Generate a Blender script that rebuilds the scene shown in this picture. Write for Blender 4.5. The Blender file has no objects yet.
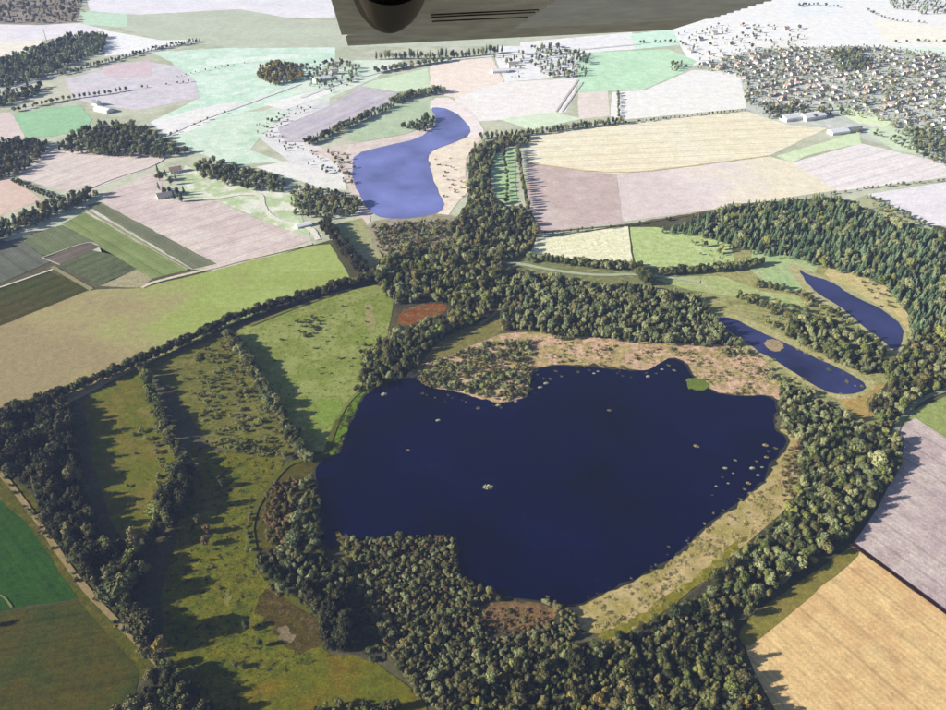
import bpy, bmesh, math, random
import numpy as np
from mathutils import Vector

# ------------------------------------------------------------------ camera, sky, sun, exposure
S = bpy.context.scene
COL = S.collection
PITCH = math.radians(35.4)
CAMH = 500.0
F = 473 / math.tan(math.radians(30))
cd = bpy.data.cameras.new('camera'); cam = bpy.data.objects.new('camera', cd); COL.objects.link(cam)
cd.sensor_width = 36; cd.lens = 18 / math.tan(math.radians(30)); cd.clip_start = 0.2; cd.clip_end = 60000
cam.location = (0, 0, CAMH); cam.rotation_euler = (math.pi / 2 - PITCH, 0, 0)
S.camera = cam

SUN_EL = math.radians(22); SUN_AZ = math.radians(192)      # direction towards the sun, counted from +X
sdir = Vector((math.cos(SUN_EL) * math.cos(SUN_AZ), math.cos(SUN_EL) * math.sin(SUN_AZ), math.sin(SUN_EL)))
w = bpy.data.worlds.new('World'); S.world = w; w.use_nodes = True
nt = w.node_tree
sky = nt.nodes.new('ShaderNodeTexSky'); sky.sky_type = 'NISHITA'; sky.sun_disc = False
sky.sun_elevation = SUN_EL; sky.sun_rotation = math.pi / 2 - SUN_AZ
sky.altitude = 300
bg = nt.nodes['Background']; bg.inputs[1].default_value = 0.05
nt.links.new(sky.outputs[0], bg.inputs[0])
ld = bpy.data.lights.new('sun', 'SUN'); lo = bpy.data.objects.new('sun', ld); COL.objects.link(lo)
ld.energy = 4.8; ld.angle = math.radians(0.5); ld.color = (1.0, 0.93, 0.82)
lo.rotation_euler = sdir.to_track_quat('Z', 'Y').to_euler(); lo.location = sdir * 3000
S.view_settings.view_transform = 'Standard'; S.view_settings.look = 'None'
S.view_settings.exposure = 1.15; S.view_settings.gamma = 1; S.view_settings.use_curve_mapping = False

HAZE = 0.000056              # air density per metre
K_FLAT = 1.31               # picture brightness of a white level surface in this light
AIR = np.array([0.50, 0.605, 0.975])

# ------------------------------------------------------------------ helpers
random.seed(7); rng = np.random.default_rng(7)
cp, sp = math.cos(PITCH), math.sin(PITCH)

def at(px, py, z=0.0):
    """point of the level plane z seen at a place in the photograph"""
    u = (px - 473) / F; v = (355 - py) / F
    d = (u, cp + v * sp, -sp + v * cp)
    t = (z - CAMH) / d[2]
    return np.array([d[0] * t, d[1] * t])

def proj(x, y, z):
    dz = z - CAMH
    dep = y * cp - dz * sp
    return 473 + F * x / dep, 355 - F * (y * sp + dz * cp) / dep, dep

def lin(c):
    c = np.array(c, float) / 255
    return np.where(c <= 0.04045, c / 12.92, ((c + 0.055) / 1.055) ** 2.4)

def alb(rgb, dist):
    """base colour of a level surface that reads as rgb at that distance through the air"""
    T = math.exp(-HAZE * dist)
    a = (lin(rgb) - AIR * (1 - T)) / (K_FLAT * T)
    return np.clip(a, 0.007, 0.74)

def put(o, label=None, cat=None, group=None, kind=None):
    for k, v in (('label', label), ('category', cat), ('group', group), ('kind', kind)):
        if v: o[k] = v
    return o

def obj(name, me, parent=None):
    o = bpy.data.objects.new(name, me); COL.objects.link(o)
    if parent: o.parent = parent
    return o

def mesh(name, v, f, mats=(), mi=None, smooth=False):
    me = bpy.data.meshes.new(name); me.from_pydata([tuple(p) for p in v], [], f)
    for m in mats: me.materials.append(m)
    if mi is not None: me.polygons.foreach_set('material_index', mi)
    if smooth: me.polygons.foreach_set('use_smooth', [True] * len(me.polygons))
    me.update(); return me

# ------------------------------------------------------------------ materials
def newmat(name, rough=0.9, spec=0.15):
    m = bpy.data.materials.new(name); m.use_nodes = True
    b = m.node_tree.nodes['Principled BSDF']
    b.inputs['Roughness'].default_value = rough; b.inputs['Specular IOR Level'].default_value = spec
    return m, m.node_tree, b

def ramp(nt, stops):
    if len(stops) == 1: stops = [(0.3, stops[0][1]), (0.7, [x * 1.08 for x in stops[0][1]])]
    r = nt.nodes.new('ShaderNodeValToRGB'); e = r.color_ramp.elements
    while len(e) < len(stops): e.new(0.5)
    for el, (p, c) in zip(e, stops): el.position = p; el.color = (*[float(x) for x in c], 1)
    return r

def noise(nt, vec, scale, detail=4, rough=0.55):
    n = nt.nodes.new('ShaderNodeTexNoise'); n.inputs['Scale'].default_value = scale
    n.inputs['Detail'].default_value = detail; n.inputs['Roughness'].default_value = rough
    if vec is not None: nt.links.new(vec, n.inputs['Vector'])
    return n

def mixc(nt, fac, a, b, mode='MIX'):
    m = nt.nodes.new('ShaderNodeMix'); m.data_type = 'RGBA'; m.blend_type = mode
    for s, v in ((0, fac), (6, a), (7, b)):
        if hasattr(v, 'links'): nt.links.new(v, m.inputs[s])
        elif s == 0: m.inputs[0].default_value = v
        else: m.inputs[s].default_value = (*[float(x) for x in v], 1)
    return m.outputs[2]

def field_mat(name, cols, big=90.0, fine=7.0, stripe=None, contrast=0.35, grade=None, speck=None):
    """soil, stubble and grass: broad drifts of the given base colours, fine grain, optional tilled rows"""
    m, nt, b = newmat(name, 0.95, 0.06)
    tc = nt.nodes.new('ShaderNodeTexCoord'); P = tc.outputs['Object']
    n1 = noise(nt, P, 1 / big, 5, 0.6)
    stops = [(0.3 + 0.4 * i / max(1, len(cols) - 1), c) for i, c in enumerate(cols)]
    fac = n1.outputs[0]
    if grade:                               # the crop really changes along the field
        (ax, ay), (bx, by) = grade
        d = np.array([bx - ax, by - ay]); L2 = float(d @ d)
        dot = nt.nodes.new('ShaderNodeVectorMath'); dot.operation = 'DOT_PRODUCT'
        nt.links.new(P, dot.inputs[0]); dot.inputs[1].default_value = (d[0] / L2, d[1] / L2, 0)
        s = nt.nodes.new('ShaderNodeMath'); s.operation = 'MULTIPLY_ADD'
        nt.links.new(dot.outputs['Value'], s.inputs[0]); s.inputs[1].default_value = 1.0
        s.inputs[2].default_value = -float((ax * d[0] + ay * d[1]) / L2)
        a = nt.nodes.new('ShaderNodeMath'); a.operation = 'MULTIPLY_ADD'
        nt.links.new(n1.outputs[0], a.inputs[0]); a.inputs[1].default_value = 1.0
        h = nt.nodes.new('ShaderNodeMath'); h.operation = 'MULTIPLY_ADD'
        nt.links.new(s.outputs[0], h.inputs[0]); h.inputs[1].default_value = 0.55; h.inputs[2].default_value = -0.25
        nt.links.new(h.outputs[0], a.inputs[2]); fac = a.outputs[0]
    r = ramp(nt, stops); nt.links.new(fac, r.inputs[0]); c = r.outputs[0]
    n2 = noise(nt, P, 1 / fine, 6, 0.7)
    r2 = ramp(nt, [(0.25, [1 - contrast] * 3), (0.75, [1 + contrast] * 3)]); nt.links.new(n2.outputs[0], r2.inputs[0])
    c = mixc(nt, 1.0, c, r2.outputs[0], 'MULTIPLY')
    n3 = noise(nt, P, 1 / (fine * 0.25), 3, 0.7)
    r3 = ramp(nt, [(0.3, [1 - contrast * 0.6] * 3), (0.7, [1 + contrast * 0.6] * 3)]); nt.links.new(n3.outputs[0], r3.inputs[0])
    c = mixc(nt, 1.0, c, r3.outputs[0], 'MULTIPLY')
    if stripe:                              # (angle, period in metres, strength)
        ang, per, st = stripe
        mp = nt.nodes.new('ShaderNodeMapping'); nt.links.new(P, mp.inputs[0])
        mp.inputs['Rotation'].default_value = (0, 0, -ang + math.pi / 2)
        for k, (pp, ss) in enumerate(((per, st), (per * 5.3, st * 0.6))):
            wv = nt.nodes.new('ShaderNodeTexWave'); wv.wave_type = 'BANDS'; wv.bands_direction = 'X'
            nt.links.new(mp.outputs[0], wv.inputs[0]); wv.inputs['Scale'].default_value = 0.314 / pp
            wv.inputs['Distortion'].default_value = 0.9; wv.inputs['Detail'].default_value = 2; wv.inputs['Detail Scale'].default_value = 0.6
            rw = ramp(nt, [(0.2, [1 - ss] * 3), (0.8, [1 + ss * 0.6] * 3)]); nt.links.new(wv.outputs[1], rw.inputs[0])
            c = mixc(nt, 1.0, c, rw.outputs[0], 'MULTIPLY')
    if stripe:
        wv = nt.nodes.new('ShaderNodeTexWave'); wv.wave_type = 'BANDS'; wv.bands_direction = 'X'
        nt.links.new(mp.outputs[0], wv.inputs[0]); wv.inputs['Scale'].default_value = 0.314 / 21.0; wv.inputs['Distortion'].default_value = 0.25
        rw = ramp(nt, [(0.93, [1.0] * 3), (0.985, [0.85] * 3)]); nt.links.new(wv.outputs[1], rw.inputs[0])
        c = mixc(nt, 1.0, c, rw.outputs[0], 'MULTIPLY')
    if speck is not None:                               # tufts of another colour
        n4 = noise(nt, P, 1 / 5.0, 3, 0.6)
        r4 = ramp(nt, [(0.56, [0] * 3), (0.64, [1] * 3)]); nt.links.new(n4.outputs[0], r4.inputs[0])
        c = mixc(nt, r4.outputs[0], c, speck)
    nt.links.new(c, b.inputs['Base Color'])
    bp = nt.nodes.new('ShaderNodeBump'); bp.inputs['Strength'].default_value = 0.5; bp.inputs['Distance'].default_value = 0.6
    nt.links.new(n2.outputs[0], bp.inputs['Height']); nt.links.new(bp.outputs[0], b.inputs['Normal'])
    return m

def water_mat(name, deep, rough=0.05, lo=0.45, hi=1.7):
    m, nt, b = newmat(name, rough, 0.5); b.inputs['IOR'].default_value = 1.33
    tc = nt.nodes.new('ShaderNodeTexCoord'); P = tc.outputs['Object']
    n = noise(nt, P, 1 / 80, 4); r = ramp(nt, [(0.3, [x * lo for x in deep]), (0.7, [x * hi for x in deep])])
    n5 = noise(nt, P, 1 / 25, 5, .65); r5 = ramp(nt, [(0.35, [rough] * 3), (0.65, [rough + .16] * 3)]); nt.links.new(n5.outputs[0], r5.inputs[0]); nt.links.new(r5.outputs[0], b.inputs['Roughness'])
    nt.links.new(n.outputs[0], r.inputs[0]); nt.links.new(r.outputs[0], b.inputs['Base Color'])
    n2 = noise(nt, P, 1 / 3.0, 4); bp = nt.nodes.new('ShaderNodeBump'); bp.inputs['Strength'].default_value = 0.12; bp.inputs['Distance'].default_value = 0.3
    nt.links.new(n2.outputs[0], bp.inputs['Height']); nt.links.new(bp.outputs[0], b.inputs['Normal'])
    return m

def leaf_mat(name, cols):
    m, nt, b = newmat(name, 0.75, 0.2)
    oi = nt.nodes.new('ShaderNodeObjectInfo'); tc = nt.nodes.new('ShaderNodeTexCoord')
    n = noise(nt, tc.outputs['Object'], 3.0, 2)
    a = nt.nodes.new('ShaderNodeMath'); a.operation = 'MULTIPLY_ADD'; a.inputs[1].default_value = 0.6
    nt.links.new(n.outputs[0], a.inputs[0])
    a2 = nt.nodes.new('ShaderNodeMath'); a2.operation = 'MULTIPLY_ADD'; a2.inputs[1].default_value = 0.75; a2.inputs[2].default_value = -0.17
    nt.links.new(oi.outputs['Random'], a2.inputs[0]); nt.links.new(a2.outputs[0], a.inputs[2])
    r = ramp(nt, [(i / (len(cols) - 1), c) for i, c in enumerate(cols)]); nt.links.new(a.outputs[0], r.inputs[0])
    nt.links.new(r.outputs[0], b.inputs['Base Color'])
    return m

def plain_mat(name, c, rough=0.8, spec=0.3, var=0.25, scale=2.0, metal=0.0):
    m, nt, b = newmat(name, rough, spec); b.inputs['Metallic'].default_value = metal
    tc = nt.nodes.new('ShaderNodeTexCoord'); n = noise(nt, tc.outputs['Object'], scale, 4)
    r = ramp(nt, [(0.3, [x * (1 - var) for x in c]), (0.7, [x * (1 + var) for x in c])])
    nt.links.new(n.outputs[0], r.inputs[0]); nt.links.new(r.outputs[0], b.inputs['Base Color'])
    return m

# ------------------------------------------------------------------ flat pieces of the land
LZ = 0.10
NSHEET = [0]
def level(layer): NSHEET[0] += 1; return layer * LZ + NSHEET[0] * 0.0003      # no two sheets share a plane
def refine(P, closed=True, smooth=0, jit=0.0, step=12.0):
    P = [np.array(p, float) for p in P]
    for _ in range(smooth):
        Q = []; n = len(P); rngp = range(n if closed else n - 1)
        if not closed: Q.append(P[0])
        for i in rngp:
            a, b = P[i], P[(i + 1) % n]; Q += [a * 0.75 + b * 0.25, a * 0.25 + b * 0.75]
        if not closed: Q.append(P[-1])
        P = Q
    if jit:
        Q = []; n = len(P)
        for i in range(n if closed else n - 1):
            a, b = P[i], P[(i + 1) % n]; k = max(1, int(np.linalg.norm(b - a) / step))
            Q += [a + (b - a) * j / k + (rng.normal(0, jit, 2) if j else 0) for j in range(k)]
        if not closed: Q.append(P[-1])
        P = Q
    return P

def world(pts, z=0.0): return [at(x, y, z) for x, y in pts]

def sheet(name, pts, mat, layer, smooth=0, jit=0.0, step=12.0):
    P = refine(world(pts), True, smooth, jit, step); z = level(layer)
    bm = bmesh.new(); vs = [bm.verts.new((p[0], p[1], z)) for p in P]
    f = bm.faces.new(vs); f.normal_update()
    if f.normal.z < 0: f.normal_flip()
    bmesh.ops.triangulate(bm, faces=bm.faces[:], ngon_method='EAR_CLIP')
    me = bpy.data.meshes.new(name); bm.to_mesh(me); bm.free(); me.materials.append(mat)
    return put(obj(name, me), kind='structure')

def ribbon(name, pts, width, mat, layer, smooth=2, jit=0.25):
    P = refine(world(pts), False, smooth, jit, 10.0); z = level(layer)
    v = []; n = len(P)
    for i, p in enumerate(P):
        t = P[min(i + 1, n - 1)] - P[max(i - 1, 0)]; t = t / (np.linalg.norm(t) + 1e-9)
        q = np.array([-t[1], t[0]]) * width / 2 * random.uniform(0.85, 1.15)
        v += [(p[0] + q[0], p[1] + q[1], z), (p[0] - q[0], p[1] - q[1], z)]
    f = [(2 * i, 2 * i + 1, 2 * i + 3, 2 * i + 2) for i in range(n - 1)]
    return put(obj(name, mesh(name, v, f, [mat])), kind='structure')

def cdist(pts):
    c = np.mean(np.array(pts, float), 0); p = at(*c)
    return math.sqrt(p[0] ** 2 + p[1] ** 2 + CAMH ** 2)

def field(name, pts, rgbs, layer, smooth=0, jit=0.6, rows=None, **kw):
    d = cdist(pts); k = {}
    f_ = .42 * min(1, max(0, (d - 950) / 700)); rgbs = [tuple(255 - (255 - x) * (1 - f_) for x in c) for c in rgbs]      # far haze and glare put into the field colours
    cols = [alb(c, d) for c in rgbs]
    if rows:
        a, b, per, st = rows; v = at(*b) - at(*a); k['stripe'] = (math.atan2(v[1], v[0]), per, st)
    if 'grade' in kw: k['grade'] = (tuple(at(*kw['grade'][0])), tuple(at(*kw['grade'][1])))
    if 'speck' in kw: k['speck'] = alb(kw['speck'], d)
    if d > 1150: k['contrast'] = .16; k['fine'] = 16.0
    for q in ('big', 'fine', 'contrast'):
        if q in kw: k[q] = kw[q]
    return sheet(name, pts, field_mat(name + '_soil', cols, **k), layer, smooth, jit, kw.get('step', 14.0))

# ground to the horizon
R_ = 11000
gm = field_mat('ground_grass', [(0.045, 0.05, 0.02), (0.07, 0.066, 0.03), (0.10, 0.09, 0.05), (0.05, 0.06, 0.025)], 260, 14)
put(obj('ground', mesh('ground', [(-R_, -R_, 0), (R_, -R_, 0), (R_, R_, 0), (-R_, R_, 0)], [(0, 1, 2, 3)], [gm])), kind='structure')

# ---- far left fields
field('farmland', [(-260, -30), (1200, -30), (1200, 190), (946, 228), (870, 200), (740, 205), (530, 240), (330, 240), (215, 272), (0, 240), (-260, 260)], [(178, 190, 160), (196, 200, 178), (168, 176, 150), (205, 205, 195)], .5, big=120)
field('pale_field', [(85, -8), (335, -8), (335, 18), (280, 17), (240, 10), (150, 15), (90, 12)], [(205, 205, 225), (235, 232, 248)], 1)
field('grass_field', [(85, 10), (130, 15), (240, 9), (300, 20), (350, 20), (520, 12), (520, 46), (350, 47), (240, 48), (160, 40), (120, 28), (85, 24)], [(150, 160, 140), (165, 185, 160)], 2)  # olive band standing in for a blurred reflection of the wing
field('bright_grass_field', [(80, 11), (128, 14), (128, 27), (85, 25)], [(160, 205, 175)], 3)
field('brown_heath', [(-60, -10), (86, -10), (76, 22), (40, 25), (-60, 22)], [(70, 60, 58), (120, 108, 105)], 3)  # made-up brown ground in place of a blurred window reflection
field('pale_field', [(-60, 23), (40, 25), (80, 23), (108, 30), (45, 40), (-60, 44)], [(205, 200, 228), (235, 232, 240)], 2)
field('cream_field', [(-60, 43), (45, 40), (32, 50), (0, 58), (-60, 70)], [(235, 222, 212), (245, 238, 215)], 3)
field('white_field', [(103, 30), (160, 40), (195, 40), (150, 52), (105, 56)], [(232, 240, 246), (246, 248, 252)], 2)
field('mint_field', [(150, 52), (240, 47), (335, 47), (335, 58), (290, 100), (243, 112), (185, 137), (150, 122), (200, 98), (180, 82), (172, 62)], [(170, 222, 200), (205, 236, 222), (160, 214, 184), (222, 236, 230)], 1, big=60)
field('pale_track_field', [(150, 122), (200, 108), (245, 100), (185, 137), (165, 134)], [(225, 225, 228)], 2)
field('mint_field', [(172, 137), (243, 112), (290, 110), (262, 135), (250, 150), (285, 162), (230, 165), (190, 150)], [(170, 214, 182), (208, 230, 212), (160, 206, 172)], 2, big=50)
field('lavender_field', [(40, 104), (62, 80), (102, 70), (150, 62), (175, 66), (195, 80), (200, 98), (140, 110), (100, 106), (80, 100)], [(184, 180, 198), (198, 190, 208), (176, 172, 190), (206, 200, 212)], 2, big=45)
field('mauve_field', [(102, 66), (150, 60), (151, 76), (106, 77)], [(188, 160, 178)], 3)
field('olive_strip', [(18, 108), (45, 84), (64, 80), (76, 100)], [(160, 165, 130), (175, 178, 160)], 3)
field('deep_green_field', [(13, 114), (45, 108), (80, 105), (92, 119), (88, 128), (55, 136), (26, 138)], [(95, 165, 105), (105, 175, 120)], 3)
field('pink_field', [(-60, 112), (12, 113), (26, 138), (-60, 145)], [(196, 172, 175), (205, 180, 180)], 2)
field('pink_field', [(48, 150), (165, 152), (156, 166), (100, 186), (66, 192), (18, 178)], [(204, 188, 184), (216, 200, 195), (194, 176, 175)], 2, rows=((100, 186), (156, 166), 7, .06))
field('orange_field', [(-60, 170), (2, 175), (16, 181), (42, 200), (0, 216), (-60, 235)], [(202, 170, 158), (214, 186, 175)], 2)
field('rose_field', [(98, 198), (150, 172), (162, 176), (163, 196), (190, 202), (215, 201), (245, 214), (282, 229), (312, 240), (270, 255), (215, 272), (170, 250), (130, 222)],
      [(212, 198, 194), (220, 206, 201), (205, 186, 186), (226, 216, 210)], 2, rows=((215, 270), (310, 240), 6, .05))
field('pasture', [(185, 165), (250, 186), (290, 190), (300, 212), (310, 236), (282, 228), (245, 212), (215, 200), (188, 200), (180, 178)], [(192, 208, 172), (172, 194, 146), (218, 224, 206), (232, 232, 224)], 3, big=25)
field('white_field', [(256, 167), (286, 161), (346, 180), (346, 190), (328, 190)], [(225, 225, 222), (238, 238, 235)], 3)
# ---- striped trial plots on the left
R1 = ((81, 209), (188, 270))
field('crop_strip', [(86, 205), (100, 202), (217, 264), (193, 269)], [(104, 110, 92), (116, 122, 100)], 3, rows=(*R1, 3.2, .16))
field('crop_strip', [(62, 224), (84, 212), (188, 270), (152, 279)], [(116, 134, 86), (128, 146, 94), (108, 126, 80)], 3, rows=(*R1, 3.2, .12))
field('crop_plot', [(56, 264), (91, 250), (114, 255), (137, 269), (100, 285)], [(84, 94, 76), (96, 106, 84)], 3, rows=((56, 264), (91, 250), 3.0, .2))
field('crop_plot', [(-60, 300), (0, 289), (48, 271), (90, 290), (50, 306), (0, 326), (-60, 350)], [(82, 78, 62), (70, 80, 58)], 3, rows=((0, 289), (48, 271), 3.4, .22))
field('crop_plot', [(-60, 262), (0, 243), (20, 238), (50, 262), (0, 284), (-60, 306)], [(100, 104, 100), (88, 94, 88)], 3, rows=(*R1, 3.4, .12))
field('crop_plot', [(20, 237), (62, 225), (96, 242), (50, 256), (40, 254)], [(92, 105, 78), (108, 118, 92)], 3, rows=(*R1, 3.4, .12))
field('crop_plot', [(44, 259), (89, 242), (99, 247), (60, 264)], [(112, 102, 100), (98, 92, 88)], 4, rows=((44, 259), (89, 242), 3, .2))
field('fallow_strip', [(99, 246), (114, 255), (152, 279), (142, 288), (100, 286), (137, 269)], [(168, 160, 132), (155, 150, 122)], 2)
# ---- broad meadow above the hedgerow
field('broad_meadow', [(-80, 352), (0, 325), (50, 305), (90, 290), (142, 288), (215, 270), (312, 246), (330, 244), (346, 270), (352, 282), (290, 300), (200, 338), (130, 372), (60, 408), (0, 416), (-80, 440)],
      [(160, 148, 118), (168, 158, 122), (164, 168, 116), (158, 172, 106), (166, 182, 116)], 2, big=120, grade=((20, 350), (330, 262)), contrast=.22)
# ---- round the far lake
field('plough_field', [(278, 128), (329, 106), (362, 86), (397, 93), (392, 102), (340, 126), (308, 141), (285, 142)], [(160, 156, 176), (176, 168, 188), (190, 184, 196)], 2, rows=((308, 140), (392, 101), 6, .08))
field('pale_scrubland', [(245, 122), (285, 104), (330, 95), (329, 107), (278, 129), (285, 142), (310, 142), (350, 160), (350, 182), (290, 162), (262, 140)], [(205, 208, 215), (225, 225, 230), (185, 190, 198)], 1)
field('grass_strip', [(372, 81), (428, 68), (430, 88), (397, 92), (362, 86)], [(190, 222, 180), (175, 210, 165)], 2)
field('grass_field', [(300, 85), (355, 60), (404, 60), (376, 78), (330, 98), (262, 112), (290, 100)], [(175, 218, 185), (215, 225, 215)], 2)
field('lakeside_grass', [(340, 136), (370, 119), (395, 106), (436, 98), (436, 122), (405, 134), (360, 142)], [(165, 190, 155), (140, 168, 130)], 3, big=30)
field('sand_bank', [(300, 150), (345, 145), (390, 138), (430, 128), (437, 118), (445, 122), (438, 138), (420, 146), (360, 160), (362, 190), (372, 220), (366, 228), (352, 200), (346, 180), (335, 160)], [(225, 212, 208), (205, 185, 180), (235, 228, 222)], 3, smooth=1, big=30)
field('sand_bank', [(422, 150), (440, 142), (486, 136), (470, 150), (464, 170), (470, 190), (456, 204), (444, 222), (426, 222), (436, 200), (426, 172)], [(235, 218, 195), (238, 225, 205), (215, 185, 175)], 3, smooth=1, big=25)
field('sand_bank', [(430, 98), (455, 98), (478, 118), (486, 136), (468, 140), (462, 124), (448, 112), (430, 112)], [(232, 212, 212), (240, 230, 230)], 3, smooth=1, big=30)
field('peach_field', [(430, 64), (492, 57), (504, 82), (480, 88), (455, 98), (430, 92)], [(238, 214, 200), (240, 220, 208)], 2)
field('pale_field', [(455, 97), (480, 87), (504, 82), (580, 78), (566, 112), (500, 120), (462, 122)], [(235, 228, 225), (240, 235, 240)], 1)
field('grass_strip', [(500, 119), (556, 112), (582, 119), (530, 130)], [(200, 225, 190)], 2)
# ---- fields on the upper right
field('green_field', [(578, 58), (594, 52), (668, 49), (697, 61), (684, 72), (642, 90), (578, 92)], [(152, 220, 168), (172, 228, 184), (150, 212, 160), (192, 226, 200)], 2, big=60)
field('green_field', [(630, 34), (672, 29), (680, 45), (636, 49)], [(178, 230, 205)], 2)
field('rose_strip', [(578, 92), (608, 91), (610, 116), (578, 119)], [(215, 200, 192)], 2)
field('white_field', [(612, 92), (645, 90), (692, 70), (740, 72), (748, 108), (620, 120), (610, 116)], [(232, 235, 230), (240, 238, 240)], 1)
field('pale_field', [(500, 44), (632, 32), (636, 49), (594, 52), (578, 58), (575, 76), (505, 82), (495, 57)], [(225, 228, 240), (238, 240, 244)], 1)
field('pale_field', [(670, 28), (765, -6), (1010, -6), (1010, 60), (860, 48), (760, 50), (692, 66), (680, 45)], [(232, 238, 246), (244, 244, 246), (240, 236, 232)], 1)
field('cream_field', [(530, 134), (620, 124), (747, 111), (786, 125), (828, 128), (768, 156), (617, 174), (528, 163)],
      [(238, 222, 188), (240, 230, 195), (240, 232, 210)], 2, rows=((530, 160), (768, 150), 8, .05), big=160)
field('mauve_field', [(528, 163), (617, 175), (623, 222), (534, 233), (525, 206)], [(205, 185, 180), (190, 170, 168), (215, 200, 196)], 2)
field('pale_rose_field', [(617, 175), (768, 156), (798, 164), (836, 190), (755, 203), (623, 222)], [(215, 200, 200), (228, 214, 214), (236, 226, 200)], 2, grade=((640, 210), (810, 175)), big=150)
field('green_wedge', [(776, 156), (834, 139), (858, 130), (862, 143), (806, 156), (792, 163)], [(195, 222, 165), (205, 228, 180)], 3)
field('white_rose_field', [(792, 163), (860, 143), (1000, 176), (1000, 182), (946, 178), (838, 191)], [(232, 222, 226), (238, 230, 232)], 2, rows=((800, 160), (860, 145), 7, .05))
field('white_field', [(868, 194), (946, 182), (1000, 180), (1000, 236), (946, 226), (925, 225)], [(228, 222, 232), (235, 230, 238)], 2)
field('village_green', [(830, 108), (850, 108), (893, 121), (884, 128), (857, 123)], [(200, 225, 165)], 3)
field('village_green', [(860, 130), (892, 126), (922, 142), (922, 154), (898, 152)], [(195, 222, 180), (175, 205, 160)], 3)
field('village_ground', [(690, 66), (760, 48), (860, 46), (1010, 58), (1010, 170), (946, 165), (900, 150), (828, 128), (786, 125), (747, 110), (740, 74)], [(176, 186, 180), (160, 172, 164), (204, 206, 206)], 1, big=30)
field('cream_field', [(872, 20), (938, 24), (1000, 30), (1000, 48), (946, 46), (884, 40)], [(244, 236, 222)], 2)
field('mint_field', [(890, 46), (1000, 50), (1000, 58), (930, 56)], [(205, 232, 218)], 2)
field('bluish_field', [(790, 2), (840, 0), (846, 12), (796, 16)], [(220, 232, 242)], 2)
field('pale_strip', [(262, 104), (320, 90), (334, 92), (285, 110)], [(226, 228, 230)], 3)
field('pale_strip', [(205, 60), (300, 54), (300, 58), (208, 66)], [(205, 232, 220)], 3)
# ---- middle right
field('pale_yellow_field', [(536, 239), (628, 226), (633, 262), (529, 257)], [(230, 230, 192), (238, 236, 208)], 2)
field('lime_field', [(630, 227), (655, 227), (690, 232), (732, 245), (735, 266), (636, 268)], [(186, 204, 142), (172, 192, 128), (200, 212, 162)], 2, big=40)
field('lime_strip', [(655, 279), (690, 276), (722, 276), (765, 292), (800, 296), (812, 318), (760, 300), (690, 290)], [(180, 192, 136), (166, 178, 122), (190, 196, 150)], 2, big=30)
field('grass_clearing', [(752, 250), (790, 255), (820, 262), (812, 282), (800, 292), (770, 285), (750, 270)], [(185, 190, 145), (150, 185, 130)], 2)
field('green_strip', [(490, 152), (515, 149), (517, 202), (498, 207)], [(150, 185, 130), (165, 198, 145)], 3)
field('meadow_strip', [(330, 226), (362, 218), (378, 245), (384, 262), (366, 276), (352, 258)], [(150, 165, 110), (168, 160, 130)], 3)
# ---- meadows west of the lake
field('green_meadow', [(236, 330), (300, 306), (352, 290), (382, 284), (394, 300), (388, 335), (366, 352), (362, 386), (352, 400), (338, 420), (330, 452), (302, 452), (280, 410), (262, 378)],
      [(138, 148, 92), (152, 160, 106), (128, 142, 82), (160, 160, 114)], 2, big=45, contrast=.3, speck=(112, 124, 66))
field('bright_grass', [(312, 408), (330, 398), (346, 402), (336, 425), (320, 428)], [(126, 150, 80), (132, 148, 86)], 3, smooth=1, jit=3, step=5)
field('bare_patch', [(364, 302), (372, 303), (378, 330), (368, 334)], [(158, 150, 118), (148, 148, 104)], 3, smooth=1, jit=1.6, step=4)
field('scrub_meadow', [(142, 366), (228, 334), (248, 358), (272, 402), (296, 450), (286, 460), (210, 446), (195, 425), (178, 395)],
      [(124, 122, 82), (112, 114, 74), (136, 130, 90)], 2, big=25, contrast=.35, speck=(88, 94, 56))
field('narrow_meadow', [(84, 400), (142, 366), (156, 392), (166, 432), (184, 465), (172, 500), (150, 530), (128, 548), (110, 520), (92, 460)],
      [(126, 118, 76), (116, 112, 70), (104, 112, 60), (134, 124, 84)], 2, big=30, contrast=.4)
field('rough_meadow', [(190, 446), (285, 460), (270, 488), (252, 520), (252, 550), (268, 584), (305, 610), (330, 655), (375, 662), (420, 695), (440, 760), (240, 760), (175, 690), (160, 600), (185, 500)],
      [(78, 88, 36), (102, 108, 50), (114, 112, 60), (70, 82, 34)], 2, big=18, contrast=.5, speck=(62, 66, 32))
field('bare_patch', [(262, 590), (285, 588), (322, 606), (330, 634), (312, 652), (288, 650), (268, 630), (255, 610)], [(92, 84, 58), (84, 78, 48), (112, 98, 80)], 3, smooth=1, jit=2.6, step=4, big=8, contrast=.5)
field('pale_sand_patch', [(276, 628), (288, 626), (296, 638), (290, 645), (280, 640)], [(144, 130, 114), (118, 106, 84)], 4, smooth=1, jit=1.4, step=2, big=5)
field('pale_sand_patch', [(224, 592), (230, 588), (232, 604), (226, 608)], [(140, 136, 92), (112, 112, 62)], 4, smooth=1, jit=1.3, step=2, big=5)
field('pale_sand_patch', [(202, 508), (214, 502), (218, 520), (206, 532)], [(126, 122, 80), (104, 104, 58)], 4, smooth=1, jit=1.5, step=2, big=5)
field('lush_grass', [(240, 690), (300, 668), (345, 652), (375, 664), (400, 680), (425, 700), (430, 730), (240, 730)], [(98, 106, 38), (108, 108, 42), (122, 104, 46)], 3, smooth=1, big=25, contrast=.4)
field('dark_green_field', [(-120, 470), (0, 500), (30, 528), (78, 598), (0, 612), (-120, 640)], [(54, 86, 48), (62, 94, 50), (60, 88, 44)], 2, big=60, rows=((0, 505), (75, 598), 5, .05))
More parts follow.
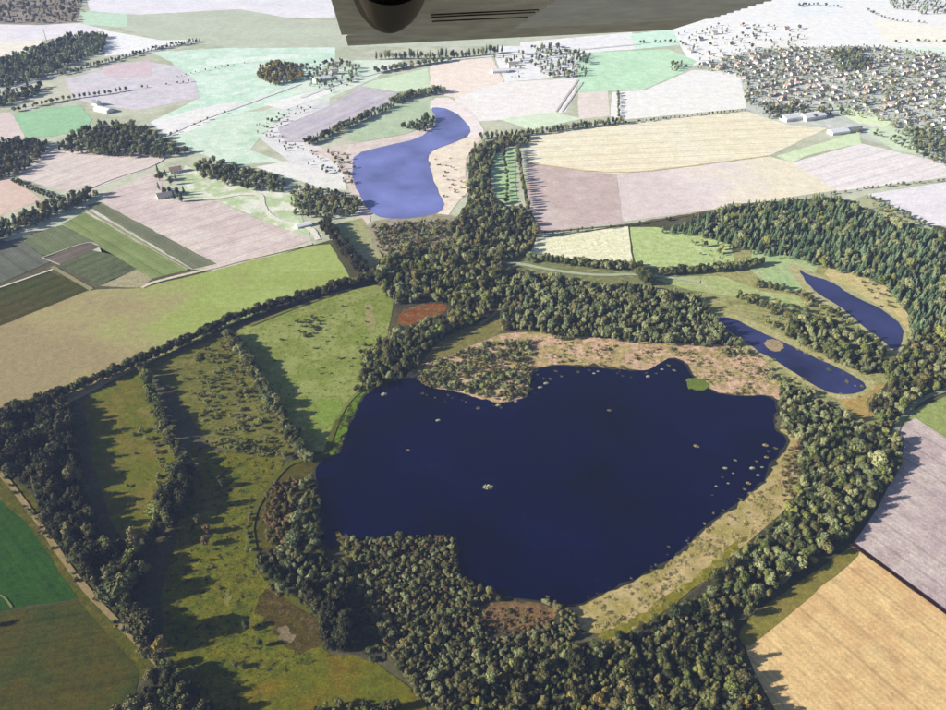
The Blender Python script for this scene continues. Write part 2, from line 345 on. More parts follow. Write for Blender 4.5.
field('olive_field', [(-120, 642), (0, 613), (78, 600), (112, 640), (140, 672), (130, 720), (150, 800), (-120, 800)], [(62, 78, 30), (78, 84, 38), (88, 84, 46), (66, 84, 32)], 2, big=40, rows=((0, 613), (78, 600), 5, .05))
field('red_clearing', [(402, 307), (446, 303), (448, 310), (436, 317), (402, 328), (396, 324)], [(134, 90, 72), (124, 104, 84), (142, 86, 64), (112, 98, 70)], 6, smooth=2, jit=2.6, step=4, big=9, contrast=.6)
# ---- round the main lake
field('heath', [(470, 346), (500, 334), (530, 332), (600, 338), (700, 343), (750, 348), (775, 372), (782, 400), (740, 402), (700, 392), (655, 376), (590, 374), (548, 374), (535, 405), (490, 410), (430, 396), (400, 384), (415, 366), (450, 356)],
      [(190, 168, 138), (212, 178, 158), (168, 155, 112), (205, 188, 140)], 2, big=18, contrast=.45, speck=(140, 128, 92))
field('reed_shore', [(560, 612), (590, 592), (650, 566), (706, 520), (764, 476), (785, 446), (775, 428), (800, 432), (806, 470), (790, 506), (758, 534), (722, 564), (664, 612), (622, 636), (580, 632)],
      [(182, 166, 122), (196, 176, 134), (160, 150, 98), (176, 160, 112)], 2, smooth=1, big=14, contrast=.35)
field('grass_bank', [(592, 636), (640, 615), (690, 580), (735, 540), (752, 535), (730, 560), (690, 592), (650, 622), (612, 642)], [(142, 136, 72), (126, 124, 64), (150, 140, 84)], 3, smooth=1, jit=2, step=5, big=14, contrast=.4)
field('bright_reeds', [(326, 456), (330, 432), (341, 410), (356, 396), (368, 388), (376, 394), (360, 408), (352, 428), (344, 456)], [(98, 128, 50), (110, 132, 62)], 3, smooth=1, big=20)
field('sandy_bank', [(818, 266), (862, 269), (908, 295), (912, 330), (900, 334), (878, 316), (846, 298)], [(212, 195, 150), (198, 182, 132), (178, 182, 118)], 2, big=20, smooth=1)
field('sandy_bank', [(826, 388), (868, 382), (888, 388), (890, 408), (862, 424), (840, 402)], [(185, 158, 108), (170, 150, 100)], 2, smooth=1, big=15)
field('sandy_bank', [(708, 314), (732, 312), (790, 338), (850, 366), (880, 384), (862, 398), (830, 400), (760, 356), (722, 334)], [(192, 182, 142), (172, 170, 122), (204, 190, 158)], 2, smooth=1, big=12)
field('sandy_bank', [(784, 260), (812, 272), (850, 288), (905, 322), (908, 345), (898, 358), (880, 346), (838, 312), (800, 288)], [(170, 170, 125), (185, 180, 140)], 3, smooth=1, big=15)
# ---- right
field('green_field', [(893, 432), (918, 408), (946, 396), (1010, 380), (1010, 462), (946, 438), (915, 418)], [(144, 162, 98), (156, 168, 112), (134, 152, 88)], 2, big=40)
field('lavender_plough', [(893, 432), (915, 418), (946, 438), (1010, 464), (1010, 662), (946, 613), (852, 545), (878, 508), (900, 466)],
      [(200, 184, 182), (190, 173, 175), (208, 194, 190), (182, 164, 164)], 2, rows=((855, 545), (946, 613), 5, .05), big=45, contrast=.25)
field('stubble_field', [(742, 636), (800, 584), (852, 546), (946, 615), (1010, 665), (1010, 800), (800, 800), (776, 712), (756, 676)],
      [(224, 188, 138), (230, 200, 148), (218, 182, 136), (226, 202, 150)], 2, rows=((855, 548), (946, 616), 4.5, .06), big=50, contrast=.22)
field('grass_margin', [(735, 628), (800, 582), (852, 545), (862, 552), (846, 568), (800, 606), (764, 636), (745, 650)], [(128, 126, 72), (142, 130, 84)], 3, smooth=1, jit=1.5, big=20)

field('rough_grassland', [(628, 262), (700, 262), (752, 248), (824, 262), (912, 300), (914, 420), (862, 430), (784, 404), (742, 350), (700, 330), (660, 290)], [(148, 150, 104), (166, 164, 120), (132, 138, 92)], 1, big=16, contrast=.45)
field('grass_verge', [(462, 254), (530, 256), (634, 264), (720, 276), (712, 296), (650, 290), (600, 286), (520, 276), (470, 272)], [(138, 142, 108), (124, 130, 94), (150, 152, 118)], 1, smooth=1, big=14, contrast=.4)
field('scrubby_bank', [(440, 338), (490, 318), (506, 296), (520, 292), (512, 325), (480, 345), (440, 362), (415, 372)], [(140, 134, 98), (122, 120, 82)], 1, smooth=1, big=12, contrast=.45)
field('scrubby_bank', [(296, 455), (330, 452), (322, 500), (322, 550), (345, 560), (352, 600), (300, 614), (262, 588), (243, 545), (258, 498)], [(84, 84, 50), (96, 92, 56), (74, 74, 42)], 1, smooth=1, big=12, contrast=.45)
field('grass_verge', [(-60, 440), (0, 455), (40, 500), (80, 560), (120, 606), (172, 664), (166, 690), (136, 680), (110, 645), (76, 600), (30, 530), (-60, 480)], [(104, 100, 58), (88, 92, 48), (118, 108, 68)], 1, smooth=1, big=12, contrast=.45)
# ---- water
MAIN_LAKE = [(362, 398), (372, 391), (392, 383), (415, 378), (430, 389), (456, 392), (490, 403), (505, 404), (528, 398), (531, 375), (543, 366), (581, 367), (607, 369), (645, 372), (658, 365), (670, 358), (685, 364), (690, 375),
             (708, 391), (729, 396), (747, 397), (767, 396), (777, 403), (772, 429), (788, 439), (782, 451), (769, 464), (764, 480), (739, 502), (721, 515), (706, 525), (688, 545), (658, 568), (622, 586), (594, 597), (579, 606),
             (556, 604), (531, 600), (508, 598), (495, 592), (480, 587), (462, 582), (458, 560), (459, 540), (450, 536), (400, 538), (356, 542), (340, 534), (334, 552), (322, 545), (320, 520), (320, 490), (314, 472), (322, 460), (339, 455), (349, 428)]
wm = water_mat('dark_lake_water', (0.0010, 0.0014, 0.017))
sh_m = water_mat('murky_shallows', (0.030, 0.030, 0.016), 0.25)
_c = np.mean(np.array(MAIN_LAKE, float), 0)
sheet('lake_shallows', [tuple(_c + (np.array(p) - _c) * 1.012) for p in MAIN_LAKE], sh_m, 5.6, smooth=1, jit=2.0, step=5)
sheet('lake', MAIN_LAKE, wm, 6, smooth=1, jit=1.1, step=5)
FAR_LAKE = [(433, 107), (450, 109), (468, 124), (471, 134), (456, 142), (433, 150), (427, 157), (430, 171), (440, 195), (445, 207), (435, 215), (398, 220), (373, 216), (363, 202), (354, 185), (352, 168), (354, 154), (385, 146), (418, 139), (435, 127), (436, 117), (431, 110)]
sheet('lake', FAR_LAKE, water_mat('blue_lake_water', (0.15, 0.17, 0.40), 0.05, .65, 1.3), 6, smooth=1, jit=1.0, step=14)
P2 = [(714, 317), (733, 318), (759, 332), (782, 342), (820, 360), (848, 373), (868, 386), (858, 394), (833, 395), (812, 385), (790, 370), (760, 352), (735, 336)]
P3 = [(797, 268), (807, 275), (830, 281), (848, 294), (881, 309), (904, 327), (901, 345), (896, 352), (889, 347), (878, 337), (863, 327), (843, 309), (810, 289)]
wp = water_mat('pond_water', (0.026, 0.030, 0.095))
sheet('pond', P2, wp, 6, smooth=1, jit=0.6, step=8); sheet('pond', P3, wp, 6, smooth=1, jit=0.6, step=8)
field('sand_islet', [(762, 341), (776, 339), (786, 347), (778, 353), (768, 350)], [(178, 155, 138), (160, 148, 112)], 7, smooth=1, jit=1.4, step=3, big=6)
field('green_islet', [(684, 379), (700, 378), (711, 387), (702, 392), (688, 388)], [(105, 128, 75), (120, 128, 80)], 7, smooth=1, jit=1.6, step=3, big=6)

# ---- tracks, roads, ditches
def track(name, pts, width, rgb, layer=8, **kw):
    d = cdist(pts); m = field_mat(name + '_surface', [alb(rgb, d)], 30, 4, contrast=.25); return ribbon(name, pts, width, m, layer, **kw)
track('farm_track', [(-40, 300), (0, 288), (58, 268)], 3.2, (215, 210, 200))
track('farm_track', [(42, 258), (60, 265)], 2.0, (190, 180, 170)); track('farm_track', [(42, 258), (89, 241), (99, 246)], 2.0, (190, 182, 172))
track('farm_track', [(142, 288), (154, 282), (215, 268), (240, 261), (312, 244)], 5.5, (212, 204, 185))
track('grass_track', [(82, 208), (188, 270)], 3.2, (170, 165, 140)); track('grass_track', [(52, 267), (92, 290)], 6, (150, 148, 118))
track('road', [(70, 197), (84, 190), (110, 179), (155, 165), (166, 156)], 8, (222, 212, 210))
track('road', [(186, 200), (215, 199), (240, 194), (262, 194), (262, 206), (272, 218), (290, 224), (312, 228), (318, 240)], 8, (226, 224, 215))
track('road', [(300, 98), (360, 76), (430, 62), (480, 57), (575, 50), (640, 44)], 9, (222, 226, 225))
track('road', [(165, 136), (200, 120), (246, 104), (300, 84)], 9, (230, 230, 232))
track('road', [(0, 92), (60, 74), (110, 62), (150, 50), (200, 42)], 9, (200, 200, 215))
track('farm_track', [(528, 163), (617, 175), (700, 165), (768, 156)], 3, (225, 205, 160))
track('farm_track', [(556, 112), (578, 80)], 4, (200, 195, 195)); track('farm_track', [(562, 112), (583, 82)], 3, (205, 200, 200))
track('forest_path', [(470, 262), (510, 262), (560, 272), (600, 276), (640, 274), (700, 282)], 6, (178, 185, 165))
track('forest_path', [(480, 325), (500, 310), (520, 290)], 4, (160, 155, 130))
track('gravel_track', [(-30, 440), (0, 472), (30, 510), (60, 555), (84, 588), (112, 618), (140, 645), (170, 676)], 4.5, (150, 135, 105), jit=0.5)
track('lakeside_path', [(338, 420), (330, 440), (326, 456), (302, 460), (285, 466), (268, 488), (253, 512), (250, 540), (262, 574), (286, 596), (312, 612)], 5, (98, 102, 64))
track('lakeside_path', [(338, 420), (348, 402), (362, 390), (376, 382)], 3.5, (120, 128, 84))
track('lakeside_path', [(337, 532), (350, 560), (362, 590), (378, 622), (398, 660), (430, 700)], 4, (118, 108, 68))
track('road', [(1010, 372), (946, 390), (915, 402), (898, 424), (893, 440)], 5, (150, 160, 130))
track('ditch', [(852, 544), (946, 613), (1010, 662)], 3.2, (64, 40, 46)); track('ditch', [(534, 234), (580, 229), (628, 225), (700, 214), (755, 203)], 3, (120, 112, 105))
track('ditch', [(-30, 592), (2, 594), (12, 608)], 1.5, (120, 130, 92))
track('grass_track', [(250, 326), (300, 306), (352, 289)], 4, (120, 120, 88))

# ------------------------------------------------------------------ trees
bark = plain_mat('bark', (0.075, 0.06, 0.045), 0.9)
PAL = {
    'dark':  [(0.016, 0.021, 0.010), (0.038, 0.046, 0.020), (0.068, 0.076, 0.034), (0.105, 0.105, 0.055)],
    'black': [(0.016, 0.018, 0.008), (0.026, 0.028, 0.012), (0.040, 0.040, 0.019), (0.075, 0.068, 0.036)],
    'olive': [(0.035, 0.034, 0.017), (0.075, 0.070, 0.034), (0.120, 0.108, 0.056), (0.160, 0.138, 0.074)],
    'grey':  [(0.050, 0.060, 0.036), (0.090, 0.102, 0.062), (0.130, 0.138, 0.088), (0.165, 0.165, 0.110)],
    'ochre': [(0.110, 0.075, 0.028), (0.190, 0.140, 0.045), (0.270, 0.220, 0.070), (0.20, 0.17, 0.07)],
    'rust':  [(0.070, 0.045, 0.030), (0.120, 0.070, 0.045), (0.165, 0.100, 0.070), (0.12, 0.10, 0.05)],
    'lit':   [(0.048, 0.060, 0.020), (0.085, 0.100, 0.034), (0.130, 0.140, 0.050), (0.16, 0.155, 0.07)],
    'pine':  [(0.018, 0.030, 0.020), (0.034, 0.055, 0.038), (0.056, 0.082, 0.058), (0.080, 0.104, 0.075)],
    'reed':  [(0.30, 0.25, 0.15), (0.38, 0.32, 0.20), (0.44, 0.37, 0.25), (0.27, 0.24, 0.12)],
    'pale':  [(0.34, 0.33, 0.30), (0.45, 0.43, 0.40), (0.52, 0.51, 0.48), (0.36, 0.38, 0.30)],
}
PMUL = {'dark': 1.6, 'olive': 1.5, 'grey': 2.0, 'pine': 3.0, 'rust': 1.4, 'ochre': 1.3, 'lit': 1.7, 'black': 1.15}
PAL = {k: [tuple(x * PMUL.get(k, 1.0) for x in (c[0] * 1.03, c[1] * 1.03, c[2] * .72)) for c in v] for k, v in PAL.items()}
LEAF = {k: leaf_mat('leaves_' + k, v) for k, v in PAL.items()}

def ico(sub=1):
    bm = bmesh.new(); bmesh.ops.create_icosphere(bm, subdivisions=sub, radius=1.0)
    v = np.array([p.co[:] for p in bm.verts]); f = [tuple(q.index for q in p.verts) for p in bm.faces]; bm.free(); return v, f
ICO1, ICO1F = ico(1); ICO2, ICO2F = ico(2)

def leaf_quads(cent, nrm, size, R):
    """one bent leaf spray (two triangles) for each centre, facing roughly along nrm"""
    n = len(cent); nrm = nrm + R.normal(0, .45, (n, 3)); nrm /= np.linalg.norm(nrm, axis=1)[:, None]
    a = np.cross(nrm, R.normal(0, 1, (n, 3))); a /= np.linalg.norm(a, axis=1)[:, None] + 1e-9
    b = np.cross(nrm, a); s = size * R.uniform(.6, 1.35, n)[:, None]
    v = np.stack([cent + a * s, cent + b * s * .7 + nrm * s * .25, cent - a * s, cent - b * s * .7 + nrm * s * .25], 1).reshape(-1, 3)
    f = []
    for i in range(n): f += [(4 * i, 4 * i + 1, 4 * i + 2), (4 * i, 4 * i + 2, 4 * i + 3)]
    return v, f

def crown_geo(seed, kind, nleaf):
    """height 1 = tree height; lobes of leaf sprays round a dark lumpy core"""
    R = np.random.default_rng(seed)
    if kind == 'round':  wr, zc, zr, nl = R.uniform(.28, .40), .60, .36, 9
    elif kind == 'tall': wr, zc, zr, nl = R.uniform(.20, .24), .56, .42, 8
    elif kind == 'pine': wr, zc, zr, nl = .19, .56, .43, 9
    else:                wr, zc, zr, nl = .62, .46, .44, 6
    V = []; Fc = []; off = 0
    L = []
    for i in range(nl):
        if kind == 'pine':
            t = i / (nl - 1); z = .20 + .72 * t; r = wr * (1.05 - .85 * t); a = R.uniform(0, 6.28)
            L.append((np.array([math.cos(a) * r * .35, math.sin(a) * r * .35, z]), np.array([r * .85, r * .85, .12])))
        else:
            q = R.normal(0, 1, 3); q /= np.linalg.norm(q); k = R.uniform(.40, .85)
            c = np.array([q[0] * wr * k, q[1] * wr * k, zc + q[2] * zr * k]); s = R.uniform(.36, .62)
            L.append((c, np.array([wr * s, wr * s, zr * s * R.uniform(.8, 1)])))
    for c, r in L:
        v = ICO1 * r * .72 * R.uniform(.8, 1.1, (len(ICO1), 1)) + c
        V.append(v); Fc += [tuple(j + off for j in t) for t in ICO1F]; off += len(v)
    per = nleaf // nl
    for c, r in L:
        q = R.normal(0, 1, (per, 3)); q[:, 2] += .25; q /= np.linalg.norm(q, axis=1)[:, None]
        cen = c + q * r * (.72 + .48 * R.uniform(0, 1, (per, 1)) ** .8)
        v, f = leaf_quads(cen, q, wr * (.135 if kind != 'bush' else .10), R)
        V.append(v); Fc += [tuple(j + off for j in t) for t in f]; off += len(v)
    return np.concatenate(V), Fc

def tube(a, b, r0, r1, n=6):
    a, b = Vector(a), Vector(b); d = (b - a).normalized(); x = d.orthogonal().normalized(); y = d.cross(x)
    v = []
    for p, r in ((a, r0), (b, r1)):
        v += [tuple(p + (x * math.cos(6.2832 * i / n) + y * math.sin(6.2832 * i / n)) * r) for i in range(n)]
    f = [(i, (i + 1) % n, n + (i + 1) % n, n + i) for i in range(n)] + [tuple(range(n, 2 * n))]
    return v, f

def trunk_geo(seed, kind):
    R = random.Random(seed); V = []; Fc = []
    segs = [((0, 0, -.02), (.01, .01, .22), .030, .021), ((.01, .01, .22), (0, .01, .62), .021, .008)]
    for i in range(4):
        a = i * 1.57 + R.uniform(-.4, .4); z = R.uniform(.2, .45); l = .16 if kind != 'bush' else .3
        segs.append(((0.005, .01, z), (math.cos(a) * l, math.sin(a) * l, z + .16), .011, .004))
    for s in segs:
        v, f = tube(*s); o = len(V); V += v; Fc += [tuple(j + o for j in t) for t in f]
    return V, Fc

def tuft_geo(seed, n=60, h=.9):
    """a clump of reeds: thin leaning blades on a disc of radius 1"""
    R = np.random.default_rng(seed); V = []; Fc = []
    for i in range(n):
        a, r = R.uniform(0, 6.28), math.sqrt(R.uniform(0, 1)); x, y = math.cos(a) * r, math.sin(a) * r
        t = R.uniform(0, 6.28); wd = R.uniform(.06, .13); hh = h * R.uniform(.5, 1.1) * (1.1 - .4 * r); lx, ly = R.normal(0, .16, 2)
        dx, dy = math.cos(t) * wd, math.sin(t) * wd; o = len(V)
        V += [(x - dx, y - dy, -.03), (x + dx, y + dy, -.03), (x + lx + dx * .5, y + ly + dy * .5, hh), (x + lx - dx * .5, y + ly - dy * .5, hh * .95)]
        Fc += [(o, o + 1, o + 2), (o, o + 2, o + 3)]
    return V, Fc

TCOL = bpy.data.collections.new('templates')     # never linked to the scene: shared shapes only
TEMPL = {}; TCOUNT = [0]
def add_template(key, crown, trunk, leaf):
    cv, cf = crown; me_c = mesh(key + '_crown', cv, cf, [leaf])
    if trunk:
        tv, tf = trunk; me_t = mesh(key + '_trunk', tv, tf, [bark])
        me_j = mesh(key + '_whole', list(map(tuple, cv)) + list(tv), cf + [tuple(j + len(cv) for j in t) for t in tf], [leaf, bark], [0] * len(cf) + [1] * len(tf))
    else: me_t, me_j = None, me_c
    o = bpy.data.objects.new('t_%03d' % TCOUNT[0], me_j); TCOL.objects.link(o)
    TEMPL[key] = (TCOUNT[0], me_c, me_t); TCOUNT[0] += 1

geo = {('round', i): (crown_geo(10 + i, 'round', 1050), trunk_geo(10 + i, 'round')) for i in range(4)}
geo.update({('tall', i): (crown_geo(30 + i, 'tall', 960), trunk_geo(30 + i, 'tall')) for i in range(4)})
for pal in ('dark', 'black', 'olive', 'grey', 'ochre', 'rust', 'lit'):
    for sh in ('round', 'tall'):
        for i in range(4):
            if pal in ('ochre', 'rust') and i > 1: continue
            add_template(f'{pal}_{sh}_{i}', *geo[(sh, i)], LEAF[pal])
for i in range(3): add_template(f'pine_pine_{i}', crown_geo(50 + i, 'pine', 900), trunk_geo(50 + i, 'pine'), LEAF['pine'])
for pal in ('dark', 'olive', 'grey', 'rust', 'lit'):
    for i in range(2): add_template(f'{pal}_bush_{i}', crown_geo(70 + i, 'bush', 420), None, LEAF[pal])
for i in range(2):
    add_template(f'reed_tuft_{i}', tuft_geo(90 + i), None, LEAF['reed']); add_template(f'pale_tuft_{i}', tuft_geo(94 + i), None, LEAF['pale'])
    add_template(f'lit_tuft_{i}', tuft_geo(97 + i), None, LEAF['lit'])

def inside(P, pts):
    x, y = pts[:, 0], pts[:, 1]; c = np.zeros(len(pts), bool); n = len(P)
    for i in range(n):
        x0, y0 = P[i]; x1, y1 = P[(i + 1) % n]
        if y0 == y1: continue
        k = ((y0 > y) != (y1 > y)) & (x < (x1 - x0) * (y - y0) / (y1 - y0) + x0); c ^= k
    return c

WATERS = [world(p) for p in (MAIN_LAKE, FAR_LAKE, P2, P3)]
PLANTS = []     # (x, y, height, template, kind, label, group, far-wood name)
def pick(pal, shapes):
    p = random.choices(list(pal), list(pal.values()))[0]; s = random.choice(shapes)
    if p == 'pine': s = 'pine'
    i = random.randrange(2 if (p in ('ochre', 'rust') or s in ('bush', 'tuft')) else (3 if s == 'pine' else 4))
    return f'{p}_{s}_{i}'

def add(x, y, h, pal, shapes, kind, label, group, far):
    t = pick(pal, shapes)
    if kind == 'pine_tree' and not t.startswith('pine'):
        kind, label, group = 'broadleaf_tree', 'tree among the pines of the plantation', 'broadleaf trees in the plantation'
    PLANTS.append((x, y, h, t, kind, label, group, far))

def wood(pts, spacing, hr, pal, label, group, shapes=('round', 'tall'), kind='broadleaf_tree', far=None, lift=4.0, keep=1.0, dry=True):
    P = world(pts, lift); A = np.array(P); lo_, hi_ = A.min(0), A.max(0)
    nx, ny = int((hi_[0] - lo_[0]) / spacing) + 1, int((hi_[1] - lo_[1]) / (spacing * .87)) + 1
    gx, gy = np.meshgrid(np.arange(nx), np.arange(ny)); q = np.stack([lo_[0] + (gx + .5 * (gy % 2)) * spacing, lo_[1] + gy * spacing * .87], -1).reshape(-1, 2)
    q = q + rng.uniform(-.42, .42, q.shape) * spacing
    q = q[inside(P, q)]
    if dry:
        for W in WATERS: q = q[~inside(W, q)]
    if keep < 1 and (kind == 'shrub' or 'tuft' in shapes):        # gather into irregular clumps
        X, Y = q[:, 0], q[:, 1]
        nz = np.sin(X * .14 + 1.6 * np.sin(Y * .10 + .4)) + np.sin(Y * .19 + 1.8 * np.sin(X * .085)) + .7 * np.sin(X * .37 + Y * .29) + rng.normal(0, .45, len(q))
        if len(q): q = q[nz > np.quantile(nz, 1 - keep)]
    elif keep < 1: q = q[rng.uniform(size=len(q)) < keep]
    for x, y in q: add(x, y, (hr[0] + (hr[1] - hr[0]) * random.random() ** 1.4) * random.choices((1, random.uniform(1.15, 1.45), random.uniform(.5, .8)), (.6, .14, .26))[0], pal, shapes, kind, label, group, far)

def row(pts, spacing, hr, pal, label, group, shapes=('round',), kind='broadleaf_tree', far=None, off=(0,), jit=.8, keep=1.0):
    P = refine(world(pts, 3.0), False, 1); acc = 0
    for a, b in zip(P[:-1], P[1:]):
        L = np.linalg.norm(b - a); t = (b - a) / (L + 1e-9); n = np.array([-t[1], t[0]])
        while acc < L:
            for o in off:
                if random.random() > keep: continue
                q = a + t * acc + n * o + rng.normal(0, jit, 2); add(q[0], q[1], random.uniform(*hr), pal, shapes, kind, label, group, far)
            acc += spacing * random.uniform(.8, 1.2)
        acc -= L

def floor_under(pts, rgb=None):
    sheet('woodland_floor', pts, FLOOR, 5, smooth=1, jit=1.2, step=10)
FLOOR = field_mat('leaf_litter', [(0.045, 0.042, 0.024), (0.062, 0.056, 0.032)], 12, 3)

# --- near woods
DK = {'dark': .62, 'olive': .3, 'lit': .08}; MX = {'dark': .4, 'olive': .33, 'grey': .15, 'lit': .1, 'ochre': .02}
E_BELT = [(430, 790), (440, 715), (462, 690), (500, 668), (560, 645), (618, 640), (668, 612), (712, 578), (756, 540), (786, 512), (802, 484), (800, 448), (832, 424), (876, 428), (904, 442), (900, 466), (880, 496), (850, 534), (800, 570), (744, 615), (736, 650), (765, 700), (800, 790)]
wood([(430, 790), (440, 715), (462, 690), (500, 668), (560, 645), (618, 640), (668, 612), (712, 590), (735, 620), (736, 650), (765, 700), (800, 790)], 3.9, (5.5, 11.5), {'dark': .34, 'black': .22, 'olive': .28,  'lit': .12, 'grey': .07, 'ochre': .03},
     'olive green tree in the bottom edge wood below the lake', 'trees of the wood below the lake', ('tall', 'tall', 'tall', 'round')); floor_under(E_BELT)
wood([(712, 590), (712, 578), (756, 540), (786, 512), (802, 484), (800, 448), (832, 424), (876, 428), (904, 442), (900, 466), (880, 496), (850, 534), (800, 570), (744, 615)], 4.6, (7, 12.5), {'dark': .4, 'grey': .34, 'lit': .14, 'olive': .12},
     'grey green tree in the belt between lake and pale ploughed field', 'trees of the belt east of the lake')
PROM = [(350, 536), (400, 530), (454, 530), (460, 566), (482, 584), (505, 598), (548, 600), (575, 610), (582, 632), (555, 648), (500, 668), (462, 690), (440, 712), (418, 694), (398, 668), (380, 632), (366, 592), (352, 562)]
wood(PROM, 3.1, (2.6, 6.2), {'grey': .34, 'olive': .6, 'rust': .04, 'dark': .02}, 'grey brown willow in the scrubby wood jutting into the lake', 'willows of the promontory', ('round',)); floor_under(PROM)
_ST = world([(480, 603), (520, 600), (552, 606), (560, 620), (540, 634), (500, 640), (478, 630)])
PLANTS[:] = [p for p in PLANTS if not (p[6] == 'willows of the promontory' and inside(_ST, np.array([[p[0], p[1]]]))[0])]
field('reddish_heath', [(478, 604), (520, 601), (552, 607), (558, 618), (540, 628), (500, 632), (478, 624)], [(138, 108, 90), (120, 102, 76), (150, 118, 98)], 6.5, smooth=1, jit=1.5, step=4, big=8, contrast=.45)
W4 = [(-60, 440), (0, 416), (34, 404), (60, 394), (72, 404), (74, 440), (80, 480), (94, 530), (86, 540), (56, 520), (20, 478), (-60, 460)]
wood(W4, 5.2, (10, 18), {'black': .75, 'dark': .15, 'olive': .1}, 'dark tree in the wood above the left green field', 'trees of the left wood'); floor_under(W4)
T9 = [(36, 500), (60, 522), (92, 540), (112, 545), (140, 545), (146, 575), (132, 600), (160, 645), (164, 668), (150, 655), (118, 615), (88, 582), (60, 545)]
wood(T9, 5.2, (10, 20), {'black': .5, 'dark': .25, 'olive': .2, 'ochre': .02, 'lit': .03}, 'dark tree in the narrow belt beside the gravel track', 'trees beside the gravel track'); floor_under(T9)
W9 = [(112, 790), (120, 712), (140, 686), (166, 668), (196, 690), (214, 716), (260, 790)]
wood(W9, 5.4, (10, 17), {'black': .6, 'dark': .25, 'olive': .15}, 'dark tree in the corner wood below the gravel track', 'trees of the corner wood'); floor_under(W9)
wood([(270, 790), (280, 712), (330, 700), (400, 702), (430, 720), (430, 790)], 6.8, (9, 12), DK, 'dark tree on the bottom edge below the sunlit grass', 'trees on the bottom edge')
W10 = [(254, 552), (292, 548), (318, 552), (350, 568), (352, 588), (336, 602), (322, 624), (306, 606), (280, 590), (262, 574)]
wood(W10, 4.6, (5.5, 11), {'black': .3, 'dark': .4, 'grey': .25, 'olive': .05}, 'grey green tree in the thicket inside the curved path', 'trees inside the curved path'); floor_under(W10)
floor_under([(322, 592), (352, 590), (370, 606), (384, 640), (386, 666), (364, 656), (330, 652)])  # dark ground sheet painted in for the tall trees' shadow
wood([(304, 592), (332, 584), (346, 600), (352, 628), (346, 650), (330, 648), (318, 626)], 5.0, (11, 18), {'black': .9, 'dark': .1}, 'tree above the dark gap beside the willow wood', 'trees beside the dark gap')
wood([(346, 610), (366, 606), (380, 640), (384, 662), (360, 654)], 5.2, (3, 7), {'dark': 1}, 'bush in the dark gap beside the willow wood', 'bushes of the dark gap', ('round', 'bush'), kind='shrub', keep=.6)
wood([(298, 482), (312, 476), (322, 500), (322, 545), (300, 552), (292, 540), (300, 510)], 5.8, (7, 11), {'dark': .7, 'grey': .3}, 'dark tree on the west bank of the lake behind the rusty bushes', 'trees on the west bank')
wood([(268, 482), (296, 480), (299, 510), (292, 546), (270, 546), (262, 520)], 3.8, (2.8, 6.5), {'rust': .62, 'olive': .38}, 'rusty red bush inside the curve of the lakeside path', 'rusty bushes by the path', ('round',), kind='small_tree')
# --- hedgerows of the meadows
row([(-20, 428), (20, 412), (62, 394), (100, 378), (140, 362), (190, 340), (240, 316), (300, 298), (345, 284), (374, 278)], 4.6, (7.5, 13), {'black': .5, 'dark': .4, 'olive': .1}, 'dark hedgerow tree in the long hedgerow above the green meadow', 'long hedgerow above the meadows', off=(-1.6, 1.6))
row([(228, 336), (245, 356), (262, 386), (280, 416), (296, 444), (308, 460)], 5.0, (8, 14), {'dark': .5, 'grey': .25, 'olive': .25}, 'hedgerow tree in the row shading the green meadow', 'hedgerow between scrub and green meadow', off=(-2, 2))
row([(140, 360), (148, 384), (158, 408), (166, 430), (182, 460), (198, 478)], 8, (9, 14), {'dark': .55, 'olive': .25, 'lit': .2}, 'tree in the broken row between narrow meadow and scrub', 'broken row beside the narrow meadow', off=(-1.5, 2))
wood([(162, 498), (178, 470), (196, 470), (192, 490), (176, 520), (156, 548), (146, 545)], 5.4, (12, 20), {'black': .6, 'dark': .3, 'lit': .1}, 'tall dark tree below the narrow meadow', 'trees below the narrow meadow')
row([(200, 520), (212, 540), (206, 552)], 14, (8, 11), {'rust': .4, 'olive': .6}, 'lone russet tree standing in the rough meadow', 'lone meadow trees', jit=3)
row([(216, 480), (232, 486)], 12, (7, 10), {'lit': .5, 'dark': .5}, 'lone tree at the top of the rough meadow', 'meadow top trees', jit=2)
row([(246, 622), (262, 660), (180, 668), (196, 662)], 22, (6, 9), DK, 'small dark tree beside the bare earth patch', 'trees round the bare patch', jit=3)
row([(-8, 622), (0, 616)], 8, (7, 9), DK, 'lone tree at the left edge of the olive field', 'left edge trees')
row([(324, 224), (336, 240), (350, 256), (364, 272)], 7, (10, 14), {'black': 1}, 'tall dark tree in the double row below the grey wood', 'double row by the strip meadow', off=(-4, 4))
# --- woods in the middle
W7 = [(372, 278), (378, 262), (396, 252), (440, 248), (476, 240), (500, 258), (503, 284), (484, 318), (450, 332), (424, 352), (408, 372), (388, 388), (366, 388), (362, 372), (370, 350), (392, 336), (402, 328), (398, 305), (384, 292)]
_CL = world([(396, 305), (449, 301), (450, 317), (404, 334), (393, 328)], 0)
n0 = len(PLANTS)
wood(W7, 5.8, (7, 14), {'dark': .35, 'olive': .25, 'lit': .2, 'grey': .2}, 'dark green tree in the wood round the reddish clearing', 'wood round the reddish clearing', ('tall', 'round'))
PLANTS[n0:] = [p for p in PLANTS[n0:] if not inside(_CL, np.array([[p[0], p[1]]]))[0]]
floor_under(W7)
W6 = [(492, 268), (520, 272), (600, 284), (652, 286), (700, 296), (716, 322), (742, 344), (700, 344), (640, 342), (596, 336), (560, 338), (534, 328), (500, 330), (500, 300)]
wood(W6, 5.6, (6, 12), {'grey': .62, 'dark': .1, 'pine': .1, 'olive': .18}, 'grey green tree in the wood between heath and pale path', 'wood above the heath', ('tall', 'round')); floor_under(W6)
